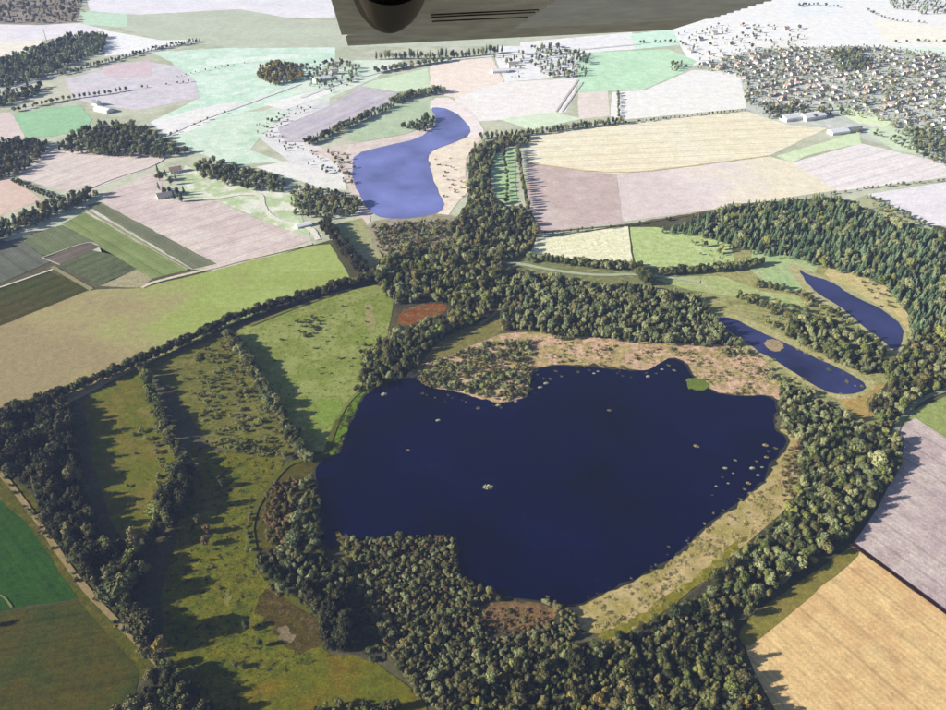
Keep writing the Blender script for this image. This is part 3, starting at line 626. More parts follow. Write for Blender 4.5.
wood([(410, 366), (440, 356), (490, 340), (530, 336), (535, 372), (528, 392), (500, 398), (456, 388), (425, 384)], 4.0, (2, 6), {'olive': .35, 'grey': .35, 'lit': .1, 'dark': .2}, 'low olive bush on the heath beside the lake', 'bushes on the heath', ('bush', 'round'), kind='shrub', keep=.85)
wood([(530, 336), (600, 342), (700, 346), (760, 356), (776, 380), (740, 395), (700, 380), (640, 366), (540, 364)], 7.5, (1.2, 3.0), {'olive': .6, 'rust': .2, 'grey': .2}, 'small brown bush on the pinkish heath', 'bushes on the pinkish heath', ('bush',), kind='shrub', keep=.3)
W8 = [(472, 146), (500, 138), (530, 134), (531, 142), (498, 149), (488, 172), (497, 206), (530, 206), (538, 232), (528, 252), (500, 262), (462, 250), (448, 228), (470, 200), (468, 170)]
wood(W8, 7.5, (7, 13), {'dark': .2, 'grey': .6, 'olive': .2}, None, None, far='wood_strip'); floor_under(W8)
row([(517, 150), (522, 180), (528, 210)], 7, (10, 14), {'dark': .7, 'grey': .3}, None, None, shapes=('tall',), far='wood_strip')
row([(504, 152), (508, 180), (506, 204)], 14, (6, 9), {'dark': 1}, None, None, far='wood_strip')
wood([(372, 224), (398, 222), (444, 218), (462, 226), (458, 250), (400, 258), (378, 246)], 6, (4, 7), {'grey': .4, 'olive': .5, 'rust': .1}, None, None, ('round', 'bush'), far='lakeside_scrub')
field('scrub_ground', [(366, 222), (398, 218), (446, 212), (470, 226), (462, 254), (400, 262), (374, 248)], [(165, 150, 145), (150, 148, 118)], 4, smooth=1, big=20)
W13 = [(780, 384), (800, 392), (838, 408), (862, 424), (838, 432), (802, 440), (782, 430), (780, 404)]
wood(W13, 5.2, (6, 11), {'grey': .6, 'dark': .25, 'olive': .15}, 'grey green tree between the lake and the slanting pond', 'wood between lake and pond', ('tall', 'round')); floor_under(W13)
W17 = [(908, 336), (946, 322), (1010, 310), (1010, 370), (946, 386), (914, 400), (896, 424), (880, 424), (864, 400), (890, 384), (884, 366), (902, 352)]
wood(W17, 6, (7, 13), {'olive': .35, 'grey': .35, 'lit': .15, 'dark': .15}, 'pale olive tree in the wood beside the curving road', 'wood beside the curving road'); floor_under(W17)
W15 = [(796, 312), (830, 322), (868, 334), (886, 350), (882, 372), (862, 374), (828, 356), (800, 344), (784, 328)]
wood(W15, 5.6, (6, 12), {'dark': .4, 'grey': .45, 'lit': .15}, 'tree in the wooded strip between the two slanting ponds', 'strip between the ponds'); floor_under(W15)
row([(738, 296), (760, 304), (786, 314), (806, 322)], 6.5, (7, 10), MX, 'tree in the row above the lower slanting pond', 'row above the lower pond', off=(-3, 3))
row([(756, 284), (790, 290), (816, 302), (850, 322)], 7, (6, 9), MX, 'tree in the row left of the upper slanting pond', 'row beside the upper pond', off=(-3, 3), keep=.8)
row([(660, 272), (700, 270), (745, 266), (762, 262)], 6.5, (8, 11), {'dark': .55, 'grey': .45}, 'tree in the hedge below the lime green field', 'hedge below the lime field', off=(-3, 3))
row([(530, 258), (570, 262), (600, 266), (634, 266)], 7, (9, 12), {'grey': .6, 'dark': .4}, 'tree in the row below the pale yellow field', 'row below the yellow field', off=(-3, 3))
row([(636, 268), (648, 284)], 6, (11, 14), {'dark': 1}, 'tall dark tree at the corner of the lime green field', 'corner trees', off=(-3, 3))
wood([(690, 236), (720, 236), (734, 248), (728, 262), (700, 258)], 12, (4, 7), MX, 'small tree in the bushy end of the lime green field', 'trees in the lime field', keep=.8)
wood([(862, 278), (895, 290), (908, 312), (890, 308), (868, 298)], 9, (2.5, 4.5), {'olive': .6, 'dark': .4}, 'bush on the sandy bank of the upper pond', 'bushes on the sandy bank', ('bush',), kind='shrub', keep=.7)
wood([(744, 292), (800, 300), (850, 325), (890, 352), (870, 376), (820, 352), (770, 326), (740, 306)], 9, (3, 9), {'grey': .5, 'dark': .25, 'lit': .25}, 'small tree on the rough grass between the two ponds', 'trees on the rough grass', ('round', 'bush'), keep=.5)
wood([(700, 345), (716, 324), (740, 344), (780, 372), (830, 400), (800, 398), (778, 386), (744, 356)], 5.5, (3, 7), {'grey': .7, 'olive': .3}, 'grey green bush on the bank between heath and pond', 'bank bushes', ('round', 'bush'), kind='shrub', keep=.7)
wood([(868, 198), (890, 206), (926, 226), (890, 222), (866, 208)], 8, (3, 7), {'grey': .6, 'olive': .4}, None, None, ('round', 'bush'), far='field_hedge', keep=.7)
W16 = [(655, 230), (690, 222), (712, 212), (736, 204), (800, 200), (832, 196), (862, 206), (884, 222), (946, 232), (1010, 240), (1010, 322), (946, 328), (912, 336), (908, 310), (880, 280), (824, 264), (790, 256), (752, 250), (722, 238), (690, 232)]
wood(W16, 6.4, (8, 14.5), {'pine': .72, 'grey': .24, 'lit': .04}, 'blue green pine in the large plantation on the right', 'pines of the plantation', kind='pine_tree', lift=6); floor_under(W16)
field('scrub_strip', [(850, 200), (872, 194), (928, 226), (946, 236), (880, 222)], [(172, 176, 140), (158, 162, 126)], 3, smooth=1, big=20)
field('clearing', [(806, 218), (832, 214), (846, 222), (830, 228), (812, 228)], [(175, 160, 150)], 6, smooth=1)
# --- shrubs
wood([(196, 348), (228, 338), (246, 362), (272, 406), (292, 446), (262, 448), (226, 440), (200, 420), (192, 390)], 6.0, (2.2, 4.6), {'olive': .45, 'grey': .25, 'lit': .3}, 'bush in the scrubby meadow left of the hedgerow', 'bushes of the scrub meadow', ('bush', 'round'), kind='shrub', keep=.72)
wood([(205, 438), (232, 440), (284, 450), (290, 458), (240, 452), (208, 446)], 6.0, (4, 7), {'dark': .5, 'olive': .3, 'lit': .2}, 'bush along the lower edge of the scrubby meadow', 'lower edge bushes', ('round',), kind='shrub')
wood([(150, 372), (200, 350), (196, 420), (180, 398)], 14, (1.8, 3.4), {'olive': .5, 'dark': .5}, 'small lone bush in the open part of the scrubby meadow', 'open scrub bushes', ('bush',), kind='shrub', keep=.5)
wood([(292, 312), (312, 310), (322, 324), (314, 340), (296, 334)], 6.5, (2.5, 4.5), {'olive': .5, 'dark': .5}, 'bush in the cluster in the middle of the green meadow', 'bush cluster in the green meadow', ('bush',), kind='shrub', keep=.6)
wood([(250, 340), (350, 292), (380, 292), (360, 380), (330, 420), (290, 410)], 17, (1.4, 3), {'olive': .4, 'dark': .3, 'lit': .3}, 'small lone bush dotted over the green meadow', 'bushes dotted over the green meadow', ('bush',), kind='shrub', keep=.45)
wood([(100, 430), (150, 400), (172, 460), (150, 520), (120, 520)], 18, (1.4, 3), {'olive': .6, 'dark': .4}, 'small bush in the narrow brownish meadow', 'bushes of the narrow meadow', ('bush',), kind='shrub', keep=.5)
row([(148, 430), (160, 460), (158, 490), (152, 520), (140, 545)], 7, (2.5, 5), {'lit': .6, 'olive': .4}, 'yellow green bush along the right edge of the narrow meadow', 'edge bushes of the narrow meadow', ('bush',), kind='shrub', jit=3)
row([(366, 344), (362, 372), (356, 392)], 7, (4, 7), {'dark': .6, 'lit': .4}, 'bush along the right edge of the green meadow', 'right edge bushes', ('round', 'bush'), kind='shrub', jit=2.5)
row([(0, 464), (30, 500), (60, 545), (90, 585), (122, 620), (158, 655)], 5, (2, 4.5), {'olive': .5, 'lit': .3, 'dark': .2}, 'roadside bush along the gravel track', 'bushes along the gravel track', ('bush',), kind='shrub', jit=1.2, off=(-5.5,), keep=.4)
row([(254, 505), (252, 535), (262, 566), (285, 592)], 5, (2, 4), {'olive': .5, 'lit': .5}, 'bush along the inside of the curved path', 'bushes inside the curved path', ('bush',), kind='shrub', jit=1, off=(-4,), keep=.8)
row([(342, 538), (354, 564), (366, 594), (382, 626), (402, 662), (424, 690)], 4, (2, 4.5), {'olive': .6, 'lit': .4}, 'olive bush edging the willow wood', 'bushes edging the willow wood', ('bush',), kind='shrub', jit=1.5, off=(-3, 3))
wood([(180, 560), (215, 545), (230, 580), (225, 640), (190, 640)], 8, (1.2, 2.6), {'olive': .6, 'dark': .4}, 'low tussocky bush in the rough meadow', 'low bushes of the rough meadow', ('bush',), kind='shrub', keep=.35)
wood([(482, 606), (520, 604), (548, 608), (552, 620), (540, 630), (500, 634), (480, 624)], 3.4, (1.2, 3), {'rust': .7, 'olive': .3}, 'reddish heath bush on the lake edge of the wood', 'reddish bushes', ('bush',), kind='shrub')
wood([(788, 442), (802, 440), (806, 470), (796, 500), (784, 500), (782, 470)], 4.2, (2, 4), {'olive': .7, 'rust': .3}, 'brown bush between reeds and the belt of trees', 'brown bushes east of the lake', ('bush',), kind='shrub')
# --- far woods, each one mass; grey leaf mixes put extra haze into the colour
def fwood(name, pts, sp_, hr, pal, **kw): wood(pts, sp_, hr, pal, None, None, far=name, **kw)
fwood('hazy_wood', [(-60, 72), (0, 58), (30, 49), (60, 39), (85, 33), (107, 35), (104, 50), (80, 59), (40, 78), (0, 86), (-60, 96)], 9, (9, 14), {'dark': .35, 'pine': .35, 'grey': .3})
fwood('hazy_copse', [(-60, 100), (0, 93), (46, 84), (36, 95), (0, 105), (-60, 115)], 9, (9, 13), {'dark': .5, 'grey': .5})
fwood('domed_wood', [(58, 148), (56, 139), (76, 131), (96, 122), (112, 120), (146, 126), (166, 139), (188, 150), (160, 154), (100, 152)], 9, (10, 14), {'dark': .5, 'grey': .4, 'lit': .1}, lift=8)
fwood('left_copse', [(-60, 150), (0, 141), (24, 138), (50, 141), (42, 155), (20, 172), (0, 177), (-60, 185)], 8.5, (9, 13), {'dark': .7, 'olive': .3})
fwood('tree_belt', [(-60, 250), (0, 224), (40, 206), (70, 196), (92, 190), (98, 196), (60, 212), (0, 240), (-60, 268)], 8, (10, 15), {'olive': .45, 'dark': .4, 'grey': .15})
row([(15, 180), (36, 190), (58, 198)], 8, (5, 8), {'dark': .5, 'olive': .5}, None, None, far='tree_belt', off=(-3, 3))
row([(14, 110), (40, 104), (66, 98), (112, 92), (130, 88)], 10, (7, 10), {'dark': .5, 'grey': .5}, None, None, far='hedge')
row([(60, 73), (110, 61), (150, 49), (200, 40)], 9, (6, 10), {'dark': .35, 'pine': .35, 'grey': .3}, None, None, far='roadside_trees', off=(-6, 6))
row([(165, 136), (200, 121), (246, 104)], 14, (4, 6), {'dark': .5, 'grey': .5}, None, None, far='roadside_trees', keep=.6)
row([(177, 76), (200, 70), (245, 62)], 12, (3, 6), {'dark': .5, 'grey': .5}, None, None, far='roadside_trees', keep=.7)
row([(130, 88), (160, 84), (195, 80)], 12, (4, 7), {'dark': .5, 'grey': .5}, None, None, far='roadside_trees', keep=.5)
fwood('grey_wood', [(288, 192), (300, 187), (340, 191), (363, 203), (356, 213), (330, 217), (294, 214)], 7.5, (8, 12), {'grey': .55, 'dark': .3, 'olive': .15})
fwood('round_copse', [(192, 166), (214, 160), (250, 171), (286, 179), (284, 190), (250, 189), (205, 178)], 8.5, (9, 13), {'grey': .5, 'dark': .5})
fwood('ochre_copse', [(258, 66), (280, 62), (304, 66), (302, 80), (275, 84), (258, 78)], 9, (9, 13), {'ochre': .5, 'olive': .5})
fwood('farm_trees', [(305, 64), (340, 58), (362, 66), (356, 82), (330, 92), (308, 84)], 12, (7, 11), {'dark': .35, 'pine': .35, 'grey': .3}, keep=.7)
row([(306, 143), (340, 128), (370, 114), (394, 104)], 7.5, (9, 13), {'dark': .35, 'pine': .35, 'grey': .3}, None, None, far='lakeside_row', off=(-6, 2))
row([(394, 102), (410, 94), (445, 90)], 7.5, (9, 13), {'dark': .35, 'pine': .35, 'grey': .3}, None, None, far='lakeside_row', off=(-8, 0, 8))
fwood('lakeside_row', [(398, 128), (430, 118), (437, 122), (425, 132)], 7, (7, 11), {'dark': .8, 'grey': .2}, lift=1)
fwood('pale_scrub', [(250, 126), (300, 102), (312, 106), (275, 128), (300, 146), (348, 158), (346, 180), (300, 160)], 13, (4, 7), {'grey': .7, 'dark': .3}, keep=.55)
row([(377, 58), (410, 58), (450, 57), (503, 51)], 9, (15, 21), {'dark': .35, 'pine': .35, 'grey': .3}, None, None, shapes=('tall',), far='poplar_avenue')
row([(378, 72), (410, 66), (450, 60)], 13, (10, 13), {'dark': .5, 'grey': .5}, None, None, far='poplar_avenue', off=(0, 8))
fwood('hazy_copse', [(530, 44), (560, 44), (592, 54), (586, 76), (550, 76), (532, 66)], 12, (8, 12), {'dark': .35, 'pine': .35, 'grey': .3}, keep=.7)
fwood('farm_trees', [(494, 56), (524, 50), (528, 74), (508, 78)], 13, (7, 11), {'dark': .5, 'grey': .5}, keep=.5)
row([(482, 138), (530, 134), (570, 128), (626, 122)], 9, (10, 14), {'dark': .6, 'grey': .4}, None, None, shapes=('tall',), far='field_hedge', off=(0, 6))
row([(626, 122), (680, 116), (746, 109)], 8, (3, 6), {'dark': .7, 'olive': .3}, None, None, far='field_hedge')
row([(618, 92), (619, 116)], 7, (4, 7), {'dark': .5, 'grey': .5}, None, None, far='field_hedge')
row([(534, 234), (580, 229), (628, 225), (700, 214), (760, 203), (836, 192), (902, 182), (980, 178)], 8, (3, 6.5), {'dark': .4, 'olive': .6}, None, None, far='field_hedge', keep=.75)
row([(868, 196), (900, 212), (926, 226)], 8, (4, 8), {'dark': .35, 'pine': .35, 'grey': .3}, None, None, far='field_hedge', off=(0, 6))
fwood('farm_trees', [(668, 60), (684, 60), (690, 68), (672, 70)], 10, (6, 9), {'lit': .5, 'dark': .5})
row([(640, 42), (672, 40), (690, 46)], 12, (5, 9), {'dark': .5, 'grey': .5}, None, None, far='farm_trees', keep=.8)
fwood('village_trees', [(690, 66), (760, 48), (860, 44), (1010, 56), (1010, 150), (946, 160), (905, 138), (885, 120), (830, 112), (770, 116), (745, 100), (742, 76)], 9.5, (3.5, 8), {'dark': .1, 'grey': .75, 'olive': .15}, keep=.75)
fwood('village_trees', [(670, 32), (720, 22), (800, 26), (812, 46), (760, 50), (700, 60)], 20, (5, 9), {'dark': .6, 'grey': .4}, keep=.5)
fwood('hazy_wood', [(828, 50), (862, 48), (870, 66), (840, 72)], 10, (8, 12), {'dark': .35, 'pine': .35, 'grey': .3})
fwood('hazy_wood', [(905, 128), (946, 130), (1010, 128), (1010, 172), (946, 166), (915, 152)], 10, (8, 12), {'dark': .35, 'pine': .35, 'grey': .3})
fwood('hazy_wood', [(745, 98), (790, 104), (835, 108), (828, 118), (770, 118)], 11, (7, 11), {'dark': .6, 'grey': .4}, keep=.8)
row([(860, 130), (885, 134), (900, 142), (918, 150)], 12, (6, 9), {'dark': .6, 'grey': .4}, None, None, far='village_trees', off=(-8, 8), keep=.7)
fwood('brown_wood', [(-60, -10), (86, -10), (74, 21), (40, 22), (-60, 20)], 15, (8, 12), {'olive': .6, 'dark': .4}, keep=.7)  # made-up wood standing in for a blurred window reflection
row([(440, 158), (448, 172), (458, 186), (452, 200)], 16, (2, 4), {'dark': .5, 'grey': .5}, None, None, shapes=('bush',), far='lakeside_scrub', jit=6, off=(-8, 6))
row([(335, 150), (345, 165), (350, 182)], 9, (3, 7), {'olive': .5, 'grey': .5}, None, None, far='lakeside_scrub', jit=5, off=(-6, 4))
fwood('hazy_wood', [(885, -4), (1000, -4), (1000, 16), (930, 14), (895, 8)], 13, (8, 12), {'dark': .3, 'pine': .4, 'grey': .3}, keep=.6)
row([(798, 5), (815, 4), (838, 6)], 9, (5, 9), {'dark': .5, 'grey': .5}, None, None, far='roadside_trees', off=(-6, 6), keep=.6)
row([(868, 10), (890, 20), (930, 22)], 13, (5, 9), {'dark': .5, 'grey': .5}, None, None, far='roadside_trees', keep=.7)
row([(880, 42), (920, 40), (960, 42)], 13, (5, 8), {'dark': .5, 'grey': .5}, None, None, far='roadside_trees', keep=.7)
# farmstead trees in the rose field
for px, py in [(158, 170), (160, 178), (159, 187), (165, 192), (170, 190), (174, 196), (178, 193), (182, 199), (171, 182), (166, 174), (176, 178), (184, 190)]:
    q = at(px, py + 3); add(q[0], q[1], random.uniform(11, 16), {'pine': .4, 'dark': .6}, ('tall', 'round'), 'broadleaf_tree', None, None, 'farm_trees')
# reeds and tussocks on the shores
SHORE = 'shore_reeds'
def reeds(pts, sp_, hr, pal, keep=1.0): wood(pts, sp_, hr, pal, None, None, ('tuft',), far=SHORE, lift=.5, keep=keep)
reeds([(575, 612), (650, 574), (706, 530), (766, 484), (790, 446), (804, 446), (800, 490), (756, 532), (720, 560), (660, 606), (610, 632), (582, 626)], 2.8, (.6, 1.7), {'reed': .85, 'lit': .15}, .5)
reeds([(470, 352), (530, 340), (700, 350), (750, 356), (776, 384), (740, 398), (690, 376), (600, 370), (545, 370), (500, 390), (430, 386)], 5.5, (1.2, 2.4), {'reed': .7, 'lit': .3}, .45)
reeds([(328, 452), (332, 432), (342, 412), (358, 396), (372, 390), (356, 412), (348, 432), (340, 456)], 3.4, (1.3, 2.3), {'lit': 1}, .7)
row([(492, 594), (540, 602), (582, 606), (640, 582), (700, 534), (762, 484)], 2.6, (.7, 1.6), {'reed': .6, 'lit': .4}, None, None, ('tuft',), far=SHORE, jit=4.5, keep=.7)
row([(384, 388), (430, 392), (500, 405), (530, 398), (535, 372), (600, 370), (645, 374)], 3, (.7, 1.8), {'reed': .5, 'lit': .5}, None, None, ('tuft',), far=SHORE, jit=4, keep=.6)
row([(735, 340), (790, 372), (830, 396), (866, 392), (850, 374), (790, 345)], 5, (1.0, 2.4), {'lit': .6, 'reed': .4}, None, None, ('tuft',), far=SHORE, jit=4, keep=.6)

# ------------------------------------------------------------------ plants: the largest 300 of each kind stand alone, the rest are masses
def tree_size(p):
    u, v, d = proj(p[0], p[1], 0)
    return p[2] / d if (-4 < u < 950 and 0 < v < 722) else -1
def scale_of(p): return p[2]
ALONE = {'broadleaf_tree': 300, 'pine_tree': 300, 'small_tree': 300, 'shrub': 300}
NAMECAT = {'broadleaf_tree': 'tree', 'pine_tree': 'pine', 'small_tree': 'tree', 'shrub': 'bush'}
masses = {}
by = {}
for p in PLANTS:
    if p[7]: masses.setdefault(p[7], []).append(p)
    else: by.setdefault(p[4], []).append(p)
ADJ = {'dark': 'dark green', 'black': 'blackish', 'olive': 'olive', 'grey': 'grey green', 'ochre': 'yellow', 'rust': 'rusty red', 'lit': 'light green', 'pine': 'blue green'}
SHP = {'tall': 'slender', 'round': 'rounded', 'pine': 'pointed', 'bush': 'low'}
import re
GRP = {}; GRV = {}
for p in PLANTS:
    if not p[7] and tree_size(p) > 0: u_, v_, _ = proj(p[0], p[1], 0); GRP.setdefault(p[6], []).append(u_); GRV.setdefault(p[6], []).append(v_)
def plant_label(p):
    pal, sh, _ = p[3].split('_'); m = re.match(r'^.*?\b(tree|bush|willow|pine)\b(.*)$', p[5]); g = GRP[p[6]]
    t = f'{SHP[sh]} {ADJ[pal]} {m.group(1)}{m.group(2)}'
    if len(g) > 24:
        a, b = min(g), max(g); k = (proj(p[0], p[1], 0)[0] - a) / (b - a + 1e-6); t += ', ' + ('left third', 'middle third', 'right third')[min(2, int(k * 3))]
    if len(g) > 60:
        gv = GRV[p[6]]; a, b = min(gv), max(gv); k = (proj(p[0], p[1], 0)[1] - a) / (b - a + 1e-6); t += (' back', ' centre', ' front')[min(2, int(k * 3))]
    if len(t.split()) > 16: t = t.split(',')[0]
    return t
for kind, L in by.items():
    L.sort(key=tree_size, reverse=True)
    for p in L[:ALONE[kind]]:
        if tree_size(p) < 0: masses.setdefault('rest_' + kind, []).append(p); continue
        idx, mc, mt = TEMPL[p[3]]
        if mt is None:
            o = obj(kind, mc)
        else:
            o = obj(kind, None); obj('crown', mc, o); obj('trunk', mt, o)
        o.location = (p[0], p[1], 0.02); o.rotation_euler = (0, 0, random.uniform(0, 6.28)); o.scale = (p[2] * random.uniform(.78, 1.25), p[2] * random.uniform(.78, 1.25), p[2])
        put(o, plant_label(p), NAMECAT[kind], p[6])
    masses.setdefault('rest_' + kind, []).extend(L[ALONE[kind]:])

def scatter_group():
    g = bpy.data.node_groups.new('scatter', 'GeometryNodeTree')
    g.interface.new_socket('Geometry', in_out='INPUT', socket_type='NodeSocketGeometry')
    g.interface.new_socket('Geometry', in_out='OUTPUT', socket_type='NodeSocketGeometry')
    N = g.nodes; i = N.new('NodeGroupInput'); o = N.new('NodeGroupOutput')
    ci = N.new('GeometryNodeCollectionInfo'); ci.inputs['Collection'].default_value = TCOL
    ci.inputs['Separate Children'].default_value = True; ci.inputs['Reset Children'].default_value = True
    ip = N.new('GeometryNodeInstanceOnPoints'); ip.inputs['Pick Instance'].default_value = True
    def attr(name, t):
        a = N.new('GeometryNodeInputNamedAttribute'); a.data_type = t; a.inputs['Name'].default_value = name; return a.outputs[0]
    L = g.links
    L.new(i.outputs[0], ip.inputs['Points']); L.new(ci.outputs[0], ip.inputs['Instance'])
    L.new(attr('shape', 'INT'), ip.inputs['Instance Index'])
    er = N.new('FunctionNodeEulerToRotation'); cx = N.new('ShaderNodeCombineXYZ')
    L.new(attr('turn', 'FLOAT'), cx.inputs[2]); L.new(cx.outputs[0], er.inputs[0]); L.new(er.outputs[0], ip.inputs['Rotation'])
    L.new(attr('size', 'FLOAT_VECTOR'), ip.inputs['Scale']); L.new(ip.outputs[0], o.inputs[0])
    return g
SCAT = scatter_group()
MASS = {
    'rest_broadleaf_tree': ('woodland', 'green and olive broadleaf trees filling the woods and hedges around the dark lake', 'woodland'),
    'rest_pine_tree': ('pine_plantation', 'blue green pine plantation behind the slanting ponds on the right', 'woodland'),
    'rest_small_tree': ('thicket', 'rusty red thicket inside the curve of the lakeside path', 'thicket'),
    'rest_shrub': ('scrub', 'low bushes scattered over the heath and meadows', 'bushes'),
    'wood_strip': ('wood_strip', 'strip of mixed trees between the bright blue lake and the mauve field', 'woodland'),
    'lakeside_scrub': ('lakeside_scrub', 'greyish scrub on the near bank of the bright blue lake', 'bushes'),
    'hazy_wood': ('hazy_wood', 'blue hazy woods far off on both sides', 'woodland'),
    'hazy_copse': ('hazy_copse', 'small hazy far copses beside the pale fields', 'woodland'),
    'domed_wood': ('domed_wood', 'dome shaped dark wood behind the deep green field', 'woodland'),
    'left_copse': ('copse', 'dark copse at the left edge above the orange field', 'woodland'),
    'tree_belt': ('tree_belt', 'belt of tall trees above the striped crop plots on the left', 'woodland'),
    'hedge': ('hedge', 'clipped line of dark hedge trees above the deep green field', 'hedge'),
    'roadside_trees': ('roadside_trees', 'far trees lining the pale roads across the mint fields', 'trees'),
    'grey_wood': ('grey_wood', 'grey green wood just left of the bright blue lake', 'woodland'),
    'round_copse': ('copse', 'grey copse beside the farm in the rose field', 'woodland'),
    'ochre_copse': ('ochre_copse', 'ochre autumn copse far off in the mint field', 'woodland'),
    'farm_trees': ('farm_trees', 'dark clumps of trees round the far farms', 'trees'),
    'lakeside_row': ('lakeside_trees', 'dark trees on the far bank of the bright blue lake', 'trees'),
    'pale_scrub': ('pale_scrub', 'sparse grey scrub left of the bright blue lake', 'bushes'),
    'poplar_avenue': ('poplar_avenue', 'long avenue of upright trees below the aircraft wing', 'trees'),
    'field_hedge': ('field_hedge', 'thin hedges dividing the cream and rose fields', 'hedge'),
    'village_trees': ('village_trees', 'garden trees among the houses of the far village', 'trees'),
    'brown_wood': ('brown_wood', 'brown wood in the far upper left corner', 'woodland'),
    'shore_reeds': ('shore_reeds', 'tan reeds and tussocks along the lake shores', 'reeds'),
}
for key, L in masses.items():
    if not L: continue
    nm, lab, cat = MASS[key]
    me = bpy.data.meshes.new(nm); me.from_pydata([(p[0], p[1], .02) for p in L], [], [])
    sz = np.array([p[2] for p in L])[:, None] * np.concatenate([rng.uniform(.78, 1.25, (len(L), 2)), np.ones((len(L), 1))], 1)
    a = me.attributes.new('size', 'FLOAT_VECTOR', 'POINT'); a.data.foreach_set('vector', sz.astype(np.float32).ravel())
    for an, t, vals in (('turn', 'FLOAT', list(rng.uniform(0, 6.28, len(L)))), ('shape', 'INT', [TEMPL[p[3]][0] for p in L])):
        a = me.attributes.new(an, t, 'POINT'); a.data.foreach_set('value', vals)
    o = put(obj(nm, me), lab, cat, kind='stuff')
    o.modifiers.new('scatter', 'NODES').node_group = SCAT

# reed clumps standing in the water
IS = TEMPL['pale_tuft_0'][1], TEMPL['reed_tuft_0'][1], TEMPL['lit_tuft_1'][1]
def clump(px, py, r, me, label, group=None):
    p = at(px, py); o = obj('reed_clump', me); o.location = (p[0], p[1], .62); o.scale = (r * 1.5, r, min(2.2, r * .6)); o.rotation_euler = (0, 0, random.uniform(-.4, .4))
    put(o, label, 'reeds', group)
clump(488, 488, 3.0, IS[0], 'pale reed islet alone in the middle of the dark lake')
clump(438, 421, 1.6, IS[0], 'tiny pale reed clump in the upper left of the dark lake')
clump(408, 451, 1.3, IS[1], 'faint reed tuft out in the left of the dark lake')
clump(696, 447, 1.8, IS[1], 'single reed clump out in the right of the dark lake')
clump(609, 411, 1.4, IS[1], 'faint reed tuft out in the upper middle of the dark lake')
clump(384, 395, 2.2, IS[0], 'pale reed clump just off the upper left shore of the dark lake')
for px, py, r in [(725, 469, 2.0), (735, 461, 1.6), (752, 469, 2.4), (765, 446, 2.6), (766, 458, 2.0), (748, 484, 2.2), (744, 490, 1.6), (716, 487, 1.4), (758, 476, 1.8), (762, 468, 1.5), (722, 478, 1.3), (775, 449, 2.0), (750, 494, 2.0), (740, 500, 1.8), (733, 474, 1.1), (728, 484, 1.2), (756, 462, 1.3), (712, 496, 1.2), (768, 452, 1.5)]:
    clump(px, py, r * .7, random.choice(IS), 'pale reed clump standing in the water off the right shore', 'reed clumps off the right shore')
for px, py in [(648, 377), (656, 374), (662, 370), (668, 366), (674, 371), (598, 372), (594, 374)]:
    clump(px, py, random.uniform(1, 1.8), random.choice(IS), 'small reed clump in the bay below the pinkish heath', 'reed clumps in the upper bay')
for px, py in [(503, 400), (510, 398), (498, 406), (516, 402), (546, 384), (540, 388)]:
    clump(px, py, random.uniform(1.2, 2), IS[0], 'reed clump off the bushy point of the upper shore', 'reed clumps off the bushy point')

# ------------------------------------------------------------------ houses
roofs = [plain_mat('roof_tile_red', (0.30, 0.20, 0.17), .8, .2), plain_mat('roof_tile_grey', (0.20, 0.20, 0.21), .8, .2), plain_mat('roof_tile_brown', (0.27, 0.23, 0.20), .8, .2)]
walls = [plain_mat('wall_white', (0.72, 0.71, 0.68), .8, .2, .08), plain_mat('wall_brick', (0.46, 0.36, 0.31), .85, .2, .15), plain_mat('wall_cream', (0.6, 0.55, 0.46), .8, .2, .08)]
pane = plain_mat('window_glass', (0.03, 0.035, 0.045), .15, .5)
def house_geo(L, W, H, rh, ov=.5):
    """walls, saddle roof with overhang, chimney, windows and door"""
    V = []; Fc = []; M = []
    def box(x0, x1, y0, y1, z0, z1, m):
        o = len(V); V.extend([(x0, y0, z0), (x1, y0, z0), (x1, y1, z0), (x0, y1, z0), (x0, y0, z1), (x1, y0, z1), (x1, y1, z1), (x0, y1, z1)])
        for f in ((0, 3, 2, 1), (4, 5, 6, 7), (0, 1, 5, 4), (1, 2, 6, 5), (2, 3, 7, 6), (3, 0, 4, 7)): Fc.append(tuple(o + j for j in f)); M.append(m)
    x, y = L / 2, W / 2
    o = len(V); V.extend([(-x, -y, 0), (x, -y, 0), (x, y, 0), (-x, y, 0), (-x, -y, H), (x, -y, H), (x, y, H), (-x, y, H), (-x, 0, H + rh), (x, 0, H + rh)])
    for f in ((0, 1, 5, 4), (2, 3, 7, 6), (1, 2, 6, 9, 5), (3, 0, 4, 8, 7)): Fc.append(tuple(o + j for j in f)); M.append(0)
    s = rh / y; t = .25
    for sg in (1, -1):
        o = len(V); X = x + ov; Yb = (y + ov) * sg; zb = H - ov * s
        V.extend([(-X, Yb, zb), (X, Yb, zb), (X, 0, H + rh), (-X, 0, H + rh), (-X, Yb, zb + t), (X, Yb, zb + t), (X, 0, H + rh + t), (-X, 0, H + rh + t)])
        for f in ((0, 1, 2, 3), (4, 5, 6, 7), (0, 1, 5, 4), (1, 2, 6, 5), (3, 0, 4, 7)): Fc.append(tuple(o + j for j in f)); M.append(1)
    box(x * .5 - .4, x * .5 + .4, -.4, .4, H + rh - .3, H + rh + 1.1, 0)
    for sg in (-1, 1):
        for k in range(max(2, int(L / 3.2))):
            cx = -x + (k + .5) * L / max(2, int(L / 3.2)); yy = sg * (y + .02)
            box(cx - .6, cx + .6, min(yy, yy - sg * .06), max(yy, yy - sg * .06), 1.0, 2.4, 2)
    return V, Fc, M
HM = []; HWALL = ('white', 'brick', 'cream'); HROOF = ('reddish', 'grey', 'brown')
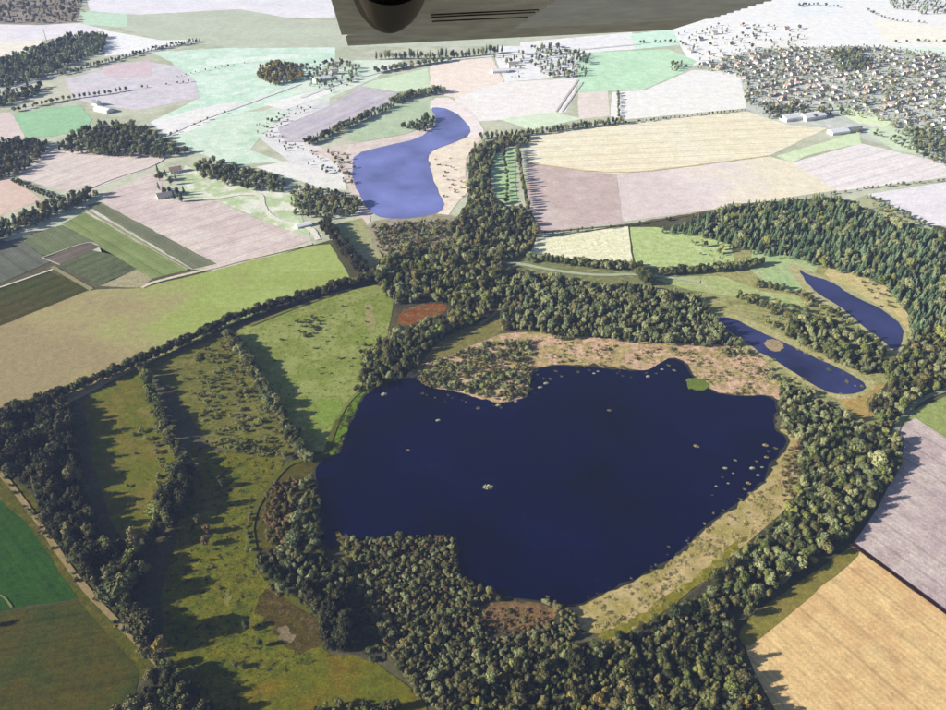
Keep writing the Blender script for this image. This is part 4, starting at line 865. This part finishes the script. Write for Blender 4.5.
for i in range(9):
    r_ = random.Random(i); L, W, H, rh = r_.uniform(8, 14), r_.uniform(6.5, 8.5), r_.uniform(2.8, 5.5), r_.uniform(2.5, 3.8)
    v, f, m = house_geo(L, W, H, rh); HM.append(mesh('house', v, f, [walls[i % 3], roofs[(i // 3 + i) % 3], pane], m))
v, f, m = house_geo(30, 13, 4, 3.2); BARN = mesh('barn', v, f, [walls[2], roofs[1], pane], m)
v, f, m = house_geo(34, 16, 5, 2.2); SHED = mesh('shed', v, f, [walls[0], plain_mat('roof_sheet_white', (0.62, 0.63, 0.66), .6, .3, .08), pane], m)
def building(name, me, px, py, rot, label, cat, group=None, s=1.0):
    p = at(px, py); o = obj(name, me); o.location = (p[0], p[1], .08); o.rotation_euler = (0, 0, rot); o.scale = (s,) * 3; put(o, label, cat, group)
TOWN = [(694, 66), (760, 50), (860, 48), (950, 58), (950, 142), (930, 140), (885, 118), (830, 108), (775, 112), (748, 100), (744, 78)]
TP = world(TOWN); A = np.array(TP); q = []
ang0 = 0.5; ca, sa = math.cos(ang0), math.sin(ang0)
for i in range(-80, 80):
    for j in range(-140, 140):
        X = i * 34 + (9 if j % 2 else -9) + random.uniform(-2, 2); Y = (j // 2) * 25 + random.uniform(-4, 4); x, y = X * ca - Y * sa, X * sa + Y * ca + 1500
        q.append((x, y))
q = np.array(q); q = q[inside(TP, q)]
idxs = rng.permutation(len(q))[:270]
for k in idxs:
    o = obj('house', random.choice(HM)); o.location = (q[k][0], q[k][1], .08); o.rotation_euler = (0, 0, ang0 + math.pi / 2 * random.choice((0, 0, 1)) + random.uniform(-.08, .08)); o.scale = (random.uniform(.6, .95),) * 3
    u, v_, _ = proj(q[k][0], q[k][1], 0); hi = HM.index(o.data)
    zone = ('left', 'middle', 'right')[min(2, max(0, int((u - 694) / 84)))] + (' far' if v_ < 75 else ' near' if v_ > 98 else ' central')
    put(o, f"{HWALL[hi % 3]} house with {HROOF[(hi // 3 + hi) % 3]} roof in the {zone} part of the village", 'house', 'houses of the far village')
for k, (px, py) in enumerate([(700, 40), (715, 34), (730, 44), (752, 36), (770, 42), (786, 30), (690, 52), (708, 54), (724, 56), (744, 28)]):
    building('house', HM[k % 9], px, py, random.uniform(0, 3), 'scattered gabled house on the pale land behind the far village', 'house', 'houses behind the village')
for j in (-1, 0, 1, 2):
    P_ = [np.array([(i * 40) * ca - (j * 150 + 40) * sa + 620, (i * 40) * sa + (j * 150 + 40) * ca + 1280]) for i in range(-9, 12)]
    P_ = [p for p in P_ if inside(TP, p[None])[0]]
    if len(P_) > 2: track('street', [proj(p[0], p[1], 0)[:2] for p in P_], 7, (200, 200, 204), 3)
building('barn', BARN, 168, 196, .5, 'long dark roofed barn among the trees in the rose field', 'barn')
building('farmhouse', HM[0], 176, 172, .4, 'white farmhouse above the barn in the rose field', 'house', s=1.3)
building('farmhouse', HM[3], 97, 105, -.5, 'red roofed farmhouse behind the deep green field', 'house', s=1.4)
building('shed', SHED, 104, 111, -.5, 'white roofed shed beside the farmhouse behind the deep green field', 'shed')
building('shed', SHED, 838, 133, .3, 'pale shed nearest the village on the tip of the green wedge', 'shed')
building('barn', BARN, 852, 131, .3, 'dark barn right of the pale shed below the village green', 'barn')
building('farmhouse', HM[6], 512, 66, .2, 'farmhouse in the trees at the end of the long avenue', 'house', s=1.3)
building('shed', SHED, 500, 72, .2, 'pale shed left of the farmhouse at the end of the avenue', 'shed')
building('farmhouse', HM[1], 335, 74, .2, 'farmhouse among dark trees right of the ochre copse', 'house', s=1.3)
building('shed', SHED, 322, 80, .6, 'pale shed left of the farmhouse beyond the ochre copse', 'shed')
building('shed', SHED, 304, 226, .5, 'pale shed at the end of the white yard road by the rose field', 'shed', s=.6)
building('shed', SHED, 812, 118, .4, 'large white shed on the near edge of the village', 'shed', s=1.3); building('shed', SHED, 792, 119, .4, 'large white shed left of the other on the near village edge', 'shed', s=1.2)

# slender mast far off on the left
mp = at(47, 42); mo = obj('mast', None); mo.location = (mp[0], mp[1], 0); put(mo, 'thin dark mast on the pale field in the far upper left', 'mast')
steel = plain_mat('dark_steel', (0.06, 0.06, 0.065), .5, .4)
def tubes(name, segs, mat, parent=None, n=6):
    V = []; Fc = []
    for s in segs:
        v, f = tube(*s, n=n); o = len(V); V += v; Fc += [tuple(j + o for j in t) for t in f]
    return obj(name, mesh(name, V, Fc, [mat]), parent)
tubes('pole', [((0, 0, 0), (0, 0, 14), .7, .5), ((0, 0, 14), (0, 0, 30), .5, .25)], steel, mo)
for l_, z_ in ((3, 26), (2, 22)): tubes('crossarm', [((-l_, 0, z_), (l_, 0, z_), .2, .2)], steel, mo)
for sx in (-1, 1): tubes('guy_wire', [((0, 0, 20), (sx * 9, 3, 0), .06, .06)], steel, mo)

# ------------------------------------------------------------------ the wing of the aircraft
def wp3(px, py, dep):
    u = (px - 473) / F; vv = (355 - py) / F
    d = Vector((u, cp + vv * sp, -sp + vv * cp)); return Vector((0, 0, CAMH)) + d * dep
TR = wp3(668, 30, 4.6); TL = wp3(345, 46, 4.7); RR = wp3(762, 0, 3.5)
chord = TL - TR; span = RR - TR; ex = chord.normalized(); sv = span.normalized(); nrm = ex.cross(sv).normalized()
if (Vector((0, 0, CAMH)) - TR).dot(nrm) > 0: nrm = -nrm            # nrm points to the upper side
C_L = chord.length; S_L = 3.4
def on_wing(px, py):
    """chord and span place on the wing's underside seen at a place in the photograph"""
    o = Vector((0, 0, CAMH)); d = wp3(px, py, 1) - o; h = o + d * ((TR - o).dot(nrm) / d.dot(nrm)) - TR
    k = ex.dot(sv); a, b = h.dot(ex), h.dot(sv); return (a - k * b) / (1 - k * k), (b - k * a) / (1 - k * k)
wing = obj('aircraft_wing', None); wing.location = TR
put(wing, 'grey underside of an aircraft wing reaching in at the top', 'wing')
wmat = plain_mat('wing_paint', (0.84, 0.83, 0.80), .5, .3, .22, 7.0); amat = plain_mat('aileron_paint', (0.86, 0.85, 0.82), .5, .3, .12, 8.0); dmat = plain_mat('dark_gap', (0.03, 0.026, 0.024), .8, .2)
def wpt(c, s, h): return tuple(ex * c + sv * s + nrm * h)           # c along the chord from the trailing edge, s towards the root, h up
def slab(name, c0, c1, s0, s1, h0f, h1f, mat, parent, nc=14, ns=24):
    V = []; Fc = []
    for side in (0, 1):
        for i in range(ns + 1):
            for j in range(nc + 1):
                c = c0 + (c1 - c0) * j / nc; s = s0 + (s1 - s0) * i / ns; V.append(wpt(c, s, (h0f, h1f)[side](c, s)))
    N_ = (ns + 1) * (nc + 1); ix = lambda k, i, j: k * N_ + i * (nc + 1) + j
    for i in range(ns):
        for j in range(nc):
            Fc.append((ix(0, i, j), ix(0, i, j + 1), ix(0, i + 1, j + 1), ix(0, i + 1, j))); Fc.append((ix(1, i, j), ix(1, i + 1, j), ix(1, i + 1, j + 1), ix(1, i, j + 1)))
    for i in range(ns):
        for j in (0, nc): Fc.append((ix(0, i, j), ix(0, i + 1, j), ix(1, i + 1, j), ix(1, i, j)))
    for j in range(nc):
        for i in (0, ns): Fc.append((ix(0, i, j), ix(0, i, j + 1), ix(1, i, j + 1), ix(1, i, j)))
    return obj(name, mesh(name, V, Fc, [mat]), parent)
CA, TIP = on_wing(514, 26)
foil = lambda c, s: .012 + .13 * math.sin(math.pi * min(1, max(0, c / C_L)) ** .75)
slab('wing_panel', CA + .010, C_L, TIP, S_L, lambda c, s: -.012 * math.sin(math.pi * c / C_L), foil, wmat, wing)
slab('wing_tip', .0, C_L * .99, -.02, TIP - .010, lambda c, s: -.004 + .05 * max(0, (.06 - s) / .08) ** 2, lambda c, s: foil(c, s) * .9 + .01, wmat, wing)
slab('aileron', 0, CA, TIP + .004, S_L, lambda c, s: .016 * (abs((s / .075) % 1 * 2 - 1) * 2 - 1), foil, amat, wing, nc=6, ns=480)
slab('hinge_gap', CA - .006, CA + .016, TIP - .02, S_L, lambda c, s: .012, lambda c, s: .03, dmat, wing, nc=2, ns=2)
slab('tip_gap', .02, C_L * .98, TIP - .014, TIP + .008, lambda c, s: .010, lambda c, s: .03, dmat, wing, nc=2, ns=2)
for px, py in ((440, 18), (470, 12), (500, 8)):
    c, s_ = on_wing(px, py); tubes('seam', [(wpt(CA + .02, s_, -.013), wpt(on_wing(432, py)[0], s_ + .01, -.013), .003, .003)], dmat, wing)
# dark control fairing under the panel
rings = []; NR = 13; RINGS = [(25, 386, 394, .05), (23.5, 376, 402, .4), (20, 368, 409, .75), (14, 362, 416, .95), (6, 357, 421, 1), (-4, 353, 425, 1), (-18, 349, 429, 1)]
for py, x0, x1, k in RINGS:
    for n in range(NR):
        t = n / (NR - 1); c, s_ = on_wing(x0 + (x1 - x0) * t, py); rings.append(wpt(c, s_, -.010 - .06 * k * math.sin(math.pi * t) ** .7))
ff = [(NR * i + j, NR * i + j + 1, NR * (i + 1) + j + 1, NR * (i + 1) + j) for i in range(len(RINGS) - 1) for j in range(NR - 1)]
obj('control_fairing', mesh('control_fairing', rings, ff, [plain_mat('fairing_brown', (0.045, 0.034, 0.026), .6, .3)], smooth=True), wing)

# ------------------------------------------------------------------ haze
hm = bpy.data.materials.new('haze_air'); hm.use_nodes = True; n_ = hm.node_tree
for x in list(n_.nodes):
    if x.type == 'BSDF_PRINCIPLED': n_.nodes.remove(x)
pv = n_.nodes.new('ShaderNodeVolumePrincipled'); pv.inputs['Density'].default_value = HAZE
pv.inputs['Color'].default_value = (0.44, 0.56, 1.0, 1); pv.inputs['Anisotropy'].default_value = 0.0
n_.links.new(pv.outputs[0], n_.nodes['Material Output'].inputs['Volume'])
B = R_ + 500; z0, z1 = -1.0, CAMH + 5
hv = [(-B, -B, z0), (B, -B, z0), (B, B, z0), (-B, B, z0), (-B, -B, z1), (B, -B, z1), (B, B, z1), (-B, B, z1)]
put(obj('haze', mesh('haze', hv, [(0, 3, 2, 1), (4, 5, 6, 7), (0, 1, 5, 4), (1, 2, 6, 5), (2, 3, 7, 6), (3, 0, 4, 7)], [hm])), 'pale haze in the air over the whole land', 'haze', kind='stuff')
print('PLANTS', len(PLANTS), {k: len(v) for k, v in masses.items()})
